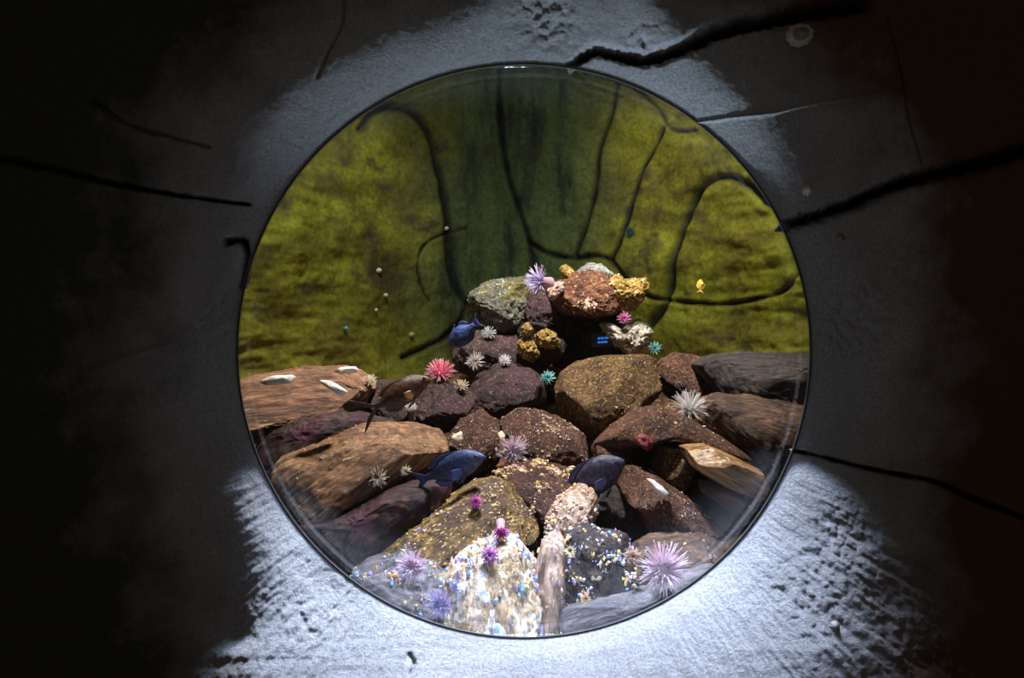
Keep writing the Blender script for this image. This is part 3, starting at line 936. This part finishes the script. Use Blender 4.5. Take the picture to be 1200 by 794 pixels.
def anemone(label, key, px, py, rpx, cols, aim=None, n=70, tl=0.9, th=0.07, disc=None, tall=0.5, spread=1.2, droop=0.25, group=None):
    if key == 'wall':
        p, nrm = back_at(px, py), Vector((0, -1, 0))
    elif isinstance(key, float):
        p, nrm = at(px, py, key), Vector((0, -1, 0))
    else:
        p, nrm = rock_point(key, px, py)
        q = at(px, py, p.y)
        p = q
    size = rpx * mpp(p.y)
    body = size * 0.42
    d = Vector(aim) if aim else (nrm * 0.5 + Vector((0, -0.8, 0.35)))
    d.normalize()
    h = body * tall * 2
    e = empty('sea_anemone', p - d * (h * 0.5), label, 'anemone', group)
    e.rotation_euler = d.to_track_quat('Z', 'Y').to_euler()
    cm = plain_mat('anemone_column', cols[0], cols[0], rough=0.5, sub=0.1)
    v, f = lathe([(body * 1.0, -body * 0.5), (body * 0.85, h * 0.2), (body * 0.72, h * 0.6), (body * 0.92, h), (body * 0.80, h + body * 0.08)])
    link('column', mesh_from('column', v, f), cm, e)
    dm = plain_mat('anemone_disc', disc or cols[1], cols[1], rough=0.5, sub=0.1)
    v, f = lathe([(body * 0.81, h + body * 0.07), (body * 0.6, h + body * 0.06), (body * 0.3, h + body * 0.10), (body * 0.14, h + body * 0.13), (body * 0.08, h + body * 0.02), (0.0001, h)])
    link('oral_disc', mesh_from('oral_disc', v, f), dm, e)
    tm = plain_mat('anemone_tentacle', cols[1], cols[2], scale=90, rough=0.45, sub=0.15, bump=0)
    v, f = tentacles(body * 0.95, int(n * 1.7), size * tl * 0.72, size * th * 0.72, droop, 5, spread)
    t = link('tentacle_crown', mesh_from('tentacle_crown', v, f), tm, e)
    t.location = (0, 0, h + body * 0.04)
    return e


LAV = [(0.40, 0.26, 0.30), (0.62, 0.52, 0.86), (0.86, 0.80, 0.98)]
PNK = [(0.35, 0.10, 0.14), (0.80, 0.20, 0.32), (0.92, 0.45, 0.55)]
WHT = [(0.34, 0.25, 0.22), (0.78, 0.74, 0.74), (0.93, 0.92, 0.95)]
CRM = [(0.36, 0.24, 0.16), (0.74, 0.62, 0.46), (0.90, 0.84, 0.72)]
CYN = [(0.05, 0.20, 0.22), (0.18, 0.60, 0.66), (0.62, 0.90, 0.90)]
MAG = [(0.42, 0.10, 0.18), (0.48, 0.05, 0.26), (0.66, 0.20, 0.50)]
PPK = [(0.52, 0.34, 0.36), (0.72, 0.52, 0.62), (0.86, 0.72, 0.80)]
LPK = [(0.55, 0.38, 0.38), (0.80, 0.60, 0.78), (0.94, 0.86, 0.95)]

anemone('lavender anemone with fine tentacles on the crest of the outcrop', 'sponge_p', 636, 331, 21, LAV, aim=(-0.75, -0.6, 0.15), n=110, th=0.045, tall=0.7)
anemone('pink anemone with a bushy crown on the left rocks', 'left_mid', 516, 440, 20, PNK, aim=(0.05, -0.6, 0.8), n=120, th=0.05, spread=1.35)
anemone('pinkish white anemone with a dark mouth below the blue fish', 1.02, 557, 424, 13, [WHT[0], (0.66, 0.55, 0.56), (0.86, 0.80, 0.80)], n=70, th=0.07, disc=(0.25, 0.16, 0.12))
anemone('greyish white anemone on the dark rock under the mossy lump', 'under', 573, 392, 10, [WHT[0], (0.50, 0.52, 0.52), (0.74, 0.78, 0.76)], n=60, th=0.08)
anemone('small white anemone on top of the low purplish boulder', 'mid', 592, 424, 9, WHT, n=60, th=0.08)
anemone('cyan anemone in the gap left of the large rounded boulder', 0.82, 642, 443, 10, CYN, n=60, th=0.09)
anemone('teal anemone behind the large boulder, below the white coral', 0.95, 767, 409, 9, [(0.05, 0.2, 0.2), (0.10, 0.38, 0.40), (0.35, 0.65, 0.62)], n=50, th=0.1)
anemone('small cream anemone below the pink one', 'left_mid', 541, 453, 9, CRM, n=50, th=0.09)
anemone('pale anemone on the rock edge right of the fork-tailed fish', 0.70, 482, 485, 11, [WHT[0], (0.60, 0.60, 0.56), (0.85, 0.85, 0.82)], aim=(0, -0.4, 0.9), n=50, th=0.10, spread=0.6, tall=1.0)
anemone('white spiky anemone right of the large boulder', 0.60, 808, 481, 21, WHT, aim=(0.05, -0.7, 0.6), n=110, th=0.04, tl=1.15, spread=1.35)
anemone('large lavender-pink anemone in the middle of the gravel slope', 0.56, 600, 528, 22, LPK, aim=(0.25, -0.9, 0.15), n=130, th=0.045)
anemone('round cream anemone low on the big streaky slab', 'left_wine', 443, 560, 15, [(0.4, 0.26, 0.2), (0.80, 0.66, 0.52), (0.95, 0.88, 0.8)], n=70, th=0.08, disc=(0.22, 0.14, 0.08), aim=(0, -0.9, 0.3))
anemone('tiny cream ring anemone beside the round cream one', 'left_wine', 476, 552, 8, [(0.4, 0.3, 0.2), (0.8, 0.74, 0.52), (0.95, 0.9, 0.75)], n=40, th=0.11, disc=(0.15, 0.12, 0.06), aim=(0, -0.9, 0.3))
anemone('magenta anemone curled up on the golden rock', 'gold', 558, 590, 12, MAG, n=90, th=0.08, tl=0.6, spread=0.9, aim=(0.0, -0.85, 0.5), tall=0.8)
anemone('magenta anemone on a pink stalk above the bright rock', 0.20, 587, 618, 14, [(0.55, 0.22, 0.26), MAG[1], MAG[2]], n=100, th=0.07, tl=0.55, spread=1.1, aim=(0.05, -0.9, -0.35), tall=1.4)
anemone('purple-pink anemone on top of the bright crusted rock', 'bright', 574, 652, 15, [(0.3, 0.14, 0.26), (0.50, 0.20, 0.46), (0.66, 0.36, 0.64)], n=90, th=0.08, tl=0.7, aim=(0, -0.8, 0.5), disc=(0.05, 0.04, 0.05))
anemone('large pale pink anemone near the lower right rim', 0.09, 776, 668, 34, PPK, n=150, th=0.04, aim=(0.1, -0.85, 0.3), spread=1.3)
anemone('pale pink anemone near the lower left rim', 0.08, 484, 664, 22, [(0.4, 0.28, 0.34), (0.66, 0.46, 0.60), (0.84, 0.68, 0.80)], n=110, th=0.045, aim=(-0.1, -0.85, 0.3))
anemone('lilac anemone at the bottom rim left of the bright rock', 0.06, 516, 708, 20, [(0.20, 0.16, 0.34), (0.30, 0.26, 0.52), (0.44, 0.38, 0.66)], n=90, th=0.055, aim=(-0.1, -0.9, 0.25))
anemone('bright pink anemone tucked beside the white coral', 1.03, 731, 374, 9, [(0.3, 0.08, 0.2), (0.62, 0.14, 0.42), (0.82, 0.40, 0.66)], n=60, th=0.09)
anemone('beige anemone on the right shoulder of the black speckled rock', 0.14, 741, 652, 13, [(0.4, 0.25, 0.18), (0.62, 0.42, 0.32), (0.80, 0.62, 0.50)], n=80, th=0.07)
anemone('small cream ring anemone on the left of the black speckled rock', 0.11, 668, 645, 8, [(0.35, 0.25, 0.15), (0.60, 0.50, 0.32), (0.8, 0.72, 0.5)], n=40, th=0.11, disc=(0.10, 0.06, 0.03))
anemone('small orange-cream anemone at the foot of the black speckled rock', 0.07, 686, 701, 8, [(0.35, 0.2, 0.1), (0.66, 0.42, 0.22), (0.82, 0.66, 0.45)], n=40, th=0.11, disc=(0.10, 0.06, 0.03))
anemone('dim teal anemone on the green wall above the outcrop', 'wall', 738, 273, 8, [(0.03, 0.08, 0.08), (0.05, 0.15, 0.14), (0.12, 0.26, 0.24)], n=40, th=0.11)
anemone('yellowish white anemone at the top left of the streaky slab', 'left_up', 433, 448, 10, CRM, n=50, th=0.09)


# pale patches and shells
def pale(key_y, outline, label, cat, mat, name, seed=0, depth=0.03, **kw):
    o, c_, p_ = blob(name, outline, key_y, depth, mat=mat, seed=seed, sub=4, amp=kw.pop('amp', 0.15), tilt=kw.pop('tilt', 0.2))
    return tag(o, label, cat)


WS = plain_mat('white_sponge', (0.74, 0.62, 0.52), (0.92, 0.86, 0.80), 40, 0.4)
SH = plain_mat('cream_shell', (0.80, 0.62, 0.45), (0.92, 0.84, 0.76), 60, 0.3)
pale(0.42, [(302, 446), (318, 440), (342, 439), (348, 444), (340, 449), (312, 451)], 'long peach-white sponge on the tan slab at the left edge', 'sponge', WS, 'flat_sponge', 51)
pale(0.50, [(388, 435), (400, 430), (416, 429), (421, 434), (414, 437), (396, 438)], 'white sponge on the crest of the tan slab', 'sponge', WS, 'flat_sponge', 52)
pale(0.43, [(368, 444), (386, 446), (400, 453), (409, 460), (402, 465), (392, 459), (378, 450)], 'curved white sponge on the face of the tan slab', 'sponge', WS, 'flat_sponge', 53)
pale(0.55, [(527, 512), (534, 508), (541, 505), (543, 514), (537, 523), (529, 518)], 'cream shell left of the large lavender anemone', 'shell', SH, 'open_shell', 54)
pale(0.55, [(583, 508), (588, 504), (592, 510), (591, 518), (585, 518)], 'white bottle-shaped sea squirt beside the large lavender anemone', 'sea squirt', SH, 'sea_squirt', 55)
pale(0.55, [(580, 526), (587, 521), (593, 527), (590, 536), (583, 534)], 'cream sponge under the large lavender anemone', 'sponge', SH, 'flat_sponge', 56)
pale(0.52, [(627, 549), (631, 547), (633, 553), (630, 556), (627, 554)], 'tiny white shell right of the large lavender anemone', 'shell', SH, 'open_shell', 57)
pale(0.30, [(757, 560), (766, 562), (776, 570), (786, 580), (780, 583), (768, 575)], 'white streaked sponge on the crest of the ridge rock', 'sponge', WS, 'flat_sponge', 58)
pale(0.56, [(742, 507), (748, 504), (753, 507), (748, 511)], 'small cream shell on top of the arching rock', 'shell', SH, 'open_shell', 59)
RW = plain_mat('red_weed', (0.16, 0.02, 0.03), (0.26, 0.05, 0.06), 60, 0.6)
pale(0.44, [(742, 512), (752, 508), (764, 514), (766, 524), (758, 528), (748, 522)], 'dark red sponge at the mouth of the hollow under the arch', 'sponge', RW, 'flat_sponge', 60, amp=0.3)


# ------------------------------------------------------------------ fish
def strip(n, thick, pts_a, pts_b, wav=0.0):
    """thin fin between two rows of points (x, z), with real thickness"""
    vs, fs = [], []
    a = spline(pts_a, n)
    b = spline(pts_b, n)
    k = min(len(a), len(b))
    m = 4
    for side in (1, -1):
        for i in range(k):
            for j in range(m):
                t = j / (m - 1)
                x, z = a[i] * (1 - t) + b[i] * t
                vs.append((x, side * thick * (1 - 0.8 * t) + wav * math.sin(i * 1.1) * t, z))
    o = k * m
    for i in range(k - 1):
        for j in range(m - 1):
            q = (i * m + j, (i + 1) * m + j, (i + 1) * m + j + 1, i * m + j + 1)
            fs.append(q)
            fs.append(tuple(o + t for t in reversed(q)))
        for j in (0, m - 1):
            q = (i * m + j, (i + 1) * m + j, o + (i + 1) * m + j, o + i * m + j)
            fs.append(q)
    for i in (0, k - 1):
        for j in range(m - 1):
            fs.append((i * m + j, i * m + j + 1, o + i * m + j + 1, o + i * m + j))
    return vs, fs


def fish(label, head, tail, Y, col, fin, height=0.40, yaw=0.0, fork=0.5, eye=True, roll=0.0, tailmat=None, bellycol=None, depth_tail=0.0):
    h, t = at(head[0], head[1], Y), at(tail[0], tail[1], Y)
    L = (h - t).length / max(math.cos(yaw), 0.3)
    ang = math.atan2(h.z - t.z, h.x - t.x)
    e = empty('fish', (h + t) / 2, label, 'fish')
    e.rotation_mode = 'XYZ'
    M = Matrix.Rotation(-ang, 4, 'Y') @ Matrix.Rotation(yaw, 4, 'Z') @ Matrix.Rotation(roll, 4, 'X')
    e.rotation_euler = M.to_euler()
    # body: rings from snout (x = +0.5) to tail stalk (x = -0.28), all times L
    prof = [(0.5, 0.010, 0.008, 0.00), (0.485, 0.10, 0.055, 0.0), (0.45, 0.20, 0.12, 0.01), (0.38, 0.36, 0.20, 0.02), (0.28, 0.52, 0.26, 0.02), (0.15, 0.60, 0.28, 0.01), (0.02, 0.57, 0.26, 0.0), (-0.10, 0.44, 0.20, 0.0), (-0.20, 0.27, 0.13, 0.0), (-0.27, 0.17, 0.08, 0.0), (-0.33, 0.15, 0.05, 0.0), (-0.35, 0.12, 0.02, 0.0)]
    hs = height / 0.60 * 0.5
    P = np.array(prof)
    xs = np.linspace(0, len(prof) - 1, 40)
    rows = [np.interp(xs, np.arange(len(prof)), P[:, c]) for c in range(4)]
    n = 20
    vs, fs = [], []
    for x, a, b, z0 in zip(*rows):
        for k in range(n):
            g = 2 * PI * k / n
            cz, cy = math.sin(g), math.cos(g)
            vs.append((x * L, cy * b * 0.5 * L * hs / 0.5 * 1.3, (z0 + cz * a * hs * (1.0 if cz > 0 else 0.96)) * L))
    for i in range(39):
        for k in range(n):
            k2 = (k + 1) % n
            fs.append((i * n + k, (i + 1) * n + k, (i + 1) * n + k2, i * n + k2))
    fs.append(tuple(range(n)))
    fs.append(tuple(39 * n + k for k in reversed(range(n))))
    bm_ = rock_mat('fish_scales', tuple(c * 0.55 for c in col), col, tuple(min(1, c * 1.5) for c in col), 30 / max(L, 0.05) * 0.12, rough=0.38, bump=0.25)
    body = link('body', mesh_from('body', vs, fs), bm_, e)
    body.data.validate()
    fm = plain_mat('fish_fin', fin, tuple(min(1, c * 1.5) for c in fin), 120, 0.45)
    ht = height

    def add(nm, a, b, th=0.006, w=0.0, mat=fm):
        v, f = strip(6, th * L, [(x * L, z * L) for x, z in a], [(x * L, z * L) for x, z in b], w * L)
        return link(nm, mesh_from(nm, v, f), mat, e)
    add('dorsal_fin', [(0.22, ht * 0.47), (0.05, ht * 0.47), (-0.10, ht * 0.36), (-0.22, ht * 0.19)], [(0.17, ht * 0.53), (0.0, ht * 0.56), (-0.14, ht * 0.52), (-0.27, ht * 0.30)])
    add('anal_fin', [(0.0, -ht * 0.44), (-0.08, -ht * 0.36), (-0.15, -ht * 0.27), (-0.22, -ht * 0.18)], [(-0.04, -ht * 0.52), (-0.11, -ht * 0.55), (-0.19, -ht * 0.47), (-0.26, -ht * 0.26)])
    tf = fork
    add('tail_fin', [(-0.32, 0.06 * ht), (-0.33, 0.05 * ht), (-0.335, 0.02 * ht), (-0.335, 0.0), (-0.335, -0.02 * ht), (-0.33, -0.05 * ht), (-0.32, -0.06 * ht)],
        [(-0.40, 0.20 * ht), (-0.56 - 0.06 * tf, 0.52 * ht * (0.7 + 0.5 * tf)), (-0.50, 0.22 * ht), (-0.50 + 0.10 * tf, 0.0), (-0.50, -0.22 * ht), (-0.56 - 0.06 * tf, -0.52 * ht * (0.7 + 0.5 * tf)), (-0.40, -0.20 * ht)], mat=tailmat or fm)
    for s in (1, -1):
        v, f = strip(5, 0.004 * L, [(0.20, -0.02), (0.20, -0.05), (0.19, -0.08)], [(0.06, 0.0), (0.02, -0.10), (0.09, -0.15)])
        v = [(x * L, y + s * (0.12 * L * ht / 0.4 + abs(x - 0.2) * L * 0.35), z * L) for x, y, z in v]
        pm = plain_mat('pectoral_fin', tuple(min(1, c * 2.2) for c in fin), tuple(min(1, c * 3) for c in fin), 90, 0.4)
        link('pectoral_fin', mesh_from('pectoral_fin', v, f), pm, e)
    add('pelvic_fin', [(0.18, -ht * 0.46), (0.14, -ht * 0.47), (0.10, -ht * 0.47)], [(0.08, -ht * 0.60), (0.05, -ht * 0.62), (0.04, -ht * 0.58)])
    if eye:
        V, Fc = ico(3)
        em = plain_mat('fish_eye', (0.02, 0.02, 0.025), (0.03, 0.03, 0.04), rough=0.1, bump=0, spec=0.8)
        for s in (1, -1):
            pts = V * np.array([0.024, 0.012, 0.024]) * L + np.array([0.405 * L, s * 0.088 * L * ht / 0.4, 0.045 * L])
            link('eye', mesh_from('eye', pts, Fc), em, e)
    return e


BLU = (0.035, 0.045, 0.105)
fish('slate-blue fish in front of the golden rock, left of the magenta anemone', (569, 533), (486, 566), 0.34, BLU, (0.025, 0.035, 0.10), 0.36, yaw=-0.25)
fish('dark purple-grey fish above the ridge rock on the right', (731, 538), (655, 588), 0.40, (0.050, 0.045, 0.080), (0.03, 0.03, 0.07), 0.46, yaw=-0.2)
fish('brown fork-tailed fish crossing in front of the left slab', (504, 444), (430, 482), 0.30, (0.075, 0.028, 0.012), (0.075, 0.032, 0.010), 0.36, yaw=0.25, fork=1.3)
fish('bright blue fish below the mossy lump', (525, 404), (561, 376), 1.0, (0.045, 0.075, 0.24), (0.03, 0.05, 0.16), 0.50, yaw=0.3, fork=0.1)
fish('tiny orange-yellow fish by the green wall on the right', (822, 327), (820, 342), 1.1, (0.85, 0.48, 0.06), (0.8, 0.5, 0.1), 0.5, yaw=0.4, eye=False)


# small made-up plaque with two blue rows under the outcrop
def panel():
    p = at(706, 398, 1.06)
    e = empty('stand_in_panel', p, 'tiny made-up dark plaque with two rows of glowing blue marks under the outcrop', 'panel')
    s = mpp(1.06)

    def box(nm, cx, cz, w, h, d, y, mat):
        bm = bmesh.new()
        bmesh.ops.create_cube(bm, size=1)
        for v in bm.verts:
            v.co = Vector((v.co.x * w + cx, v.co.y * d + y, v.co.z * h + cz))
        bmesh.ops.bevel(bm, geom=bm.edges[:], offset=min(w, h, d) * 0.2, segments=2, affect='EDGES')
        me = bpy.data.meshes.new(nm)
        bm.to_mesh(me)
        bm.free()
        return link(nm, me, mat, e)
    pm = plain_mat('panel_plate', (0.012, 0.03, 0.045), (0.015, 0.04, 0.06), rough=0.4)
    box('plate', 0, 0, 26 * s, 16 * s, 0.006, 0, pm)
    m, nt, b = new_mat('blue_marks')
    b.inputs['Base Color'].default_value = (0.05, 0.3, 0.8, 1)
    b.inputs['Emission Color'].default_value = (0.02, 0.22, 0.9, 1)
    b.inputs['Emission Strength'].default_value = 0.7
    for zz, segs in ((2.0, ((-5, 3), (-1, 3.4), (4, 4.5))), (-2.6, ((-5.5, 2.6), (-2, 2.6), (2.4, 4.4)))):
        for x, w in segs:
            box('mark', (x + 1) * s, zz * s, w * s, 2.3 * s, 0.002, -0.004, m)
    e.rotation_euler = (0, -0.06, 0)


panel()


# ------------------------------------------------------------------ snails and specks glinting on the green wall
SN = plain_mat('pearly_shell', (0.85, 0.85, 0.75), (0.95, 0.95, 0.9), 60, 0.2)
SNB = plain_mat('blue_shell', (0.1, 0.35, 0.7), (0.2, 0.5, 0.85), 60, 0.2)
SNG = plain_mat('golden_shell', (0.75, 0.6, 0.15), (0.85, 0.75, 0.3), 60, 0.2)


def snail(px, py, rpx, label, mat):
    p = back_at(px, py) + Vector((0, -0.012, 0))
    r = rpx * mpp(p.y)
    vs, fs = [], []
    nturn, seg, n = 2.5, 40, 8
    for i in range(seg):
        t = i / (seg - 1)
        a = t * nturn * 2 * PI
        rad = r * (1 - 0.85 * t) * 0.55
        tube = r * (1 - 0.85 * t) * 0.55
        cx, cz, cy = rad * math.cos(a), rad * math.sin(a), -r * 1.1 * t
        for k in range(n):
            b = 2 * PI * k / n
            rr = rad + tube * math.cos(b)
            vs.append((rr * math.cos(a), cy + tube * math.sin(b), rr * math.sin(a)))
    for i in range(seg - 1):
        for k in range(n):
            k2 = (k + 1) % n
            fs.append((i * n + k, (i + 1) * n + k, (i + 1) * n + k2, i * n + k2))
    o = link('sea_snail', mesh_from('sea_snail', vs, fs), mat)
    o.location = p
    return tag(o, label, 'snail', 'sea snails on the green tank wall')


snail(524, 268, 2.6, 'pearly snail on the dark seam left of the outcrop', SN)
snail(444, 317, 3.4, 'uppermost pearly snail on the left of the green wall', SN)
snail(452, 346, 2.8, 'pearly snail just below the uppermost one on the left green wall', SN)
snail(441, 364, 2.2, 'small pearly snail midway down the left green wall', SN)
snail(407, 384, 3.0, 'small blue snail on the left green wall above the tan slab', SNB)
snail(482, 392, 3.2, 'golden snail on the green wall left of the blue fish', SNG)


# ------------------------------------------------------------------ limpets on the dark wall
def limpet(px, py, rx, ry, label, c1, c2, rot=0.0):
    p = wall_at(px, py)
    a, b = rx * mpp(p.y), ry * mpp(p.y)
    e = empty('limpet', p + Vector((0, 0.002, 0)), label, 'limpet', None)
    e.rotation_euler = (0, rot, 0)
    n, m = 40, 10

    def ring(r0, r1, hh0, nm, mat):
        vs, fs = [], []
        for i in range(n):
            g = 2 * PI * i / n
            rib = 1 + 0.05 * math.cos(g * 10) + 0.03 * math.sin(g * 3 + 1)
            for k in range(m):
                t = r0 + (r1 - r0) * k / (m - 1)
                h = hh0 * (1 - t ** 1.6)
                vs.append((a * t * rib * math.cos(g), -h, b * t * rib * math.sin(g)))
        for i in range(n):
            j = (i + 1) % n
            for k in range(m - 1):
                fs.append((i * m + k, j * m + k, j * m + k + 1, i * m + k + 1))
        return link(nm, mesh_from(nm, vs, fs), mat, e)
    H = 0.85 * min(a, b)
    ring(0.55, 1.0, H, 'shell_rim', plain_mat('limpet_rim', c1, tuple(x * 0.8 for x in c1), 90, 0.5))
    ring(0.0, 0.56, H, 'shell_crown', plain_mat('limpet_crown', c2, tuple(x * 0.7 for x in c2), 90, 0.5))


limpet(936, 41, 18, 14, 'large pale oval limpet on the wall under the upper crack', (0.80, 0.76, 0.64), (0.36, 0.32, 0.24), -0.35)
limpet(946, 222, 8, 8, 'small round limpet on the wall above the right-hand crack', (0.62, 0.54, 0.44), (0.80, 0.74, 0.62), 0.2)
limpet(985, 278, 6, 6, 'dim limpet on the wall just below the right-hand crack', (0.30, 0.28, 0.26), (0.36, 0.34, 0.30))
limpet(978, 734, 6, 7, 'pale limpet on the lit sill at the lower right', (0.70, 0.64, 0.60), (0.74, 0.68, 0.62))


# ------------------------------------------------------------------ the bubble window
def dome():
    e = bpy.data.objects.new('window_1', None)
    C.objects.link(e)
    e['kind'] = 'structure'
    e['label'] = 'round clear acrylic bubble window bulging out of the wall'
    h = 0.27
    rs = (R0 * R0 + h * h) / (2 * h)
    cy = -h + rs
    half = math.asin(R0 / rs)
    n, k = 160, 60
    th = 0.012
    prof = []
    for i in range(k):
        a = half * i / (k - 1)
        prof.append(((rs) * math.sin(a), cy - rs * math.cos(a)))
    for i in reversed(range(k)):
        a = half * i / (k - 1)
        prof.append(((rs - th) * math.sin(a), cy - (rs - th) * math.cos(a)))
    vs, fs = [], []
    m = len(prof)
    for i in range(n):
        g = 2 * PI * i / n
        for r, y in prof:
            r = max(r, 1e-5)
            vs.append((r * math.cos(g), y, r * math.sin(g)))
    for i in range(n):
        j = (i + 1) % n
        for q in range(m - 1):
            fs.append((i * m + q, i * m + q + 1, j * m + q + 1, j * m + q))
    m_ = bpy.data.materials.new('clear_acrylic')
    m_.use_nodes = True
    nt = m_.node_tree
    nt.nodes.clear()
    out = nd(nt, 'ShaderNodeOutputMaterial')
    tr = nd(nt, 'ShaderNodeBsdfTransparent')
    tr.inputs['Color'].default_value = (0.975, 0.985, 0.98, 1)
    gl = nd(nt, 'ShaderNodeBsdfGlossy', Roughness=0.04)
    lw = nd(nt, 'ShaderNodeLayerWeight', Blend=0.5)
    pw = nd(nt, 'ShaderNodeMath', operation='POWER')
    pw.inputs[1].default_value = 5.0
    nt.links.new(lw.outputs['Facing'], pw.inputs[0])
    ma = nd(nt, 'ShaderNodeMath', operation='MULTIPLY_ADD')
    ma.inputs[1].default_value = 0.55
    ma.inputs[2].default_value = 0.025
    nt.links.new(pw.outputs[0], ma.inputs[0])
    mx = nd(nt, 'ShaderNodeMixShader')
    nt.links.new(ma.outputs[0], mx.inputs[0])
    nt.links.new(tr.outputs[0], mx.inputs[1])
    nt.links.new(gl.outputs[0], mx.inputs[2])
    nt.links.new(mx.outputs[0], out.inputs['Surface'])
    me = mesh_from('glass', vs, fs)
    o = link('dome_pane', me, m_, e)
    # flange bedded in the opening
    vs, fs = [], []
    prof = [(R0 * 1.004, -0.003), (R0 * 0.999, -0.003), (R0 * 0.9985, -0.001), (R0 * 1.0, 0.002), (R0 * 1.004, 0.002)]
    m = len(prof)
    for i in range(n):
        g = 2 * PI * i / n
        for r, y in prof:
            vs.append((r * math.cos(g), y, r * math.sin(g)))
    for i in range(n):
        j = (i + 1) % n
        for q in range(m):
            q2 = (q + 1) % m
            fs.append((i * m + q, i * m + q2, j * m + q2, j * m + q))
    gm = plain_mat('sealant', (0.05, 0.052, 0.05), (0.07, 0.07, 0.07), 80, 0.6)
    link('window_seal', mesh_from('window_seal', vs, fs), gm, e)


dome()


# ------------------------------------------------------------------ light
def lamp(name, kind, loc, target, energy, color, size=0.1, spot=90, blend=0.5):
    l = bpy.data.lights.new(name, kind)
    l.energy = energy
    l.color = color
    if kind == 'SPOT':
        l.spot_size = math.radians(spot)
        l.spot_blend = blend
        l.shadow_soft_size = size
    elif kind == 'AREA':
        l.shape = 'DISK'
        l.size = size
    else:
        l.shadow_soft_size = size
    o = bpy.data.objects.new(name, l)
    C.objects.link(o)
    o.location = loc
    o.rotation_euler = (Vector(target) - Vector(loc)).to_track_quat('-Z', 'Y').to_euler()
    return o


lamp('tank_lamp', 'SPOT', (0.04, 0.30, 0.80), (0.02, -0.30, -0.60), 300, (0.55, 0.67, 1.0), 0.12, 58, 0.7)
lamp('tank_lamp', 'SPOT', (0.05, 0.62, 1.55), (0.0, 0.70, -0.2), 275, (1.0, 0.91, 0.84), 0.08, 66, 0.7)
lamp('tank_lamp', 'SPOT', (0.45, 0.50, 1.25), (0.72, 1.50, 0.22), 52, (1.0, 0.97, 0.80), 0.10, 74, 1.0)
lamp('tank_lamp', 'SPOT', (-0.40, 0.50, 1.25), (-0.72, 1.45, 0.05), 36, (0.95, 0.96, 0.86), 0.10, 74, 1.0)
lamp('tank_lamp', 'SPOT', (0.0, 0.45, 1.30), (0.0, 1.75, 0.65), 10, (0.85, 0.95, 1.0), 0.10, 80, 1.0)  # fill added to brighten the upper back wall
lamp('added_uplight', 'SPOT', (0.02, 0.085, -0.60), (0.0, -0.22, 0.55), 46, (0.62, 0.80, 1.0), 0.03, 64, 0.6)  # unseen uplight added to brighten the wall band above the window

w = bpy.data.worlds.new('world')
S.world = w
w.use_nodes = True
bg = w.node_tree.nodes['Background']
bg.inputs['Color'].default_value = (1.0, 0.86, 0.72, 1)
bg.inputs['Strength'].default_value = 0.034

S.view_settings.view_transform = 'Standard'
S.view_settings.look = 'None'
S.view_settings.gamma = 1.0
S.view_settings.use_curve_mapping = False
S.view_settings.exposure = 0.0
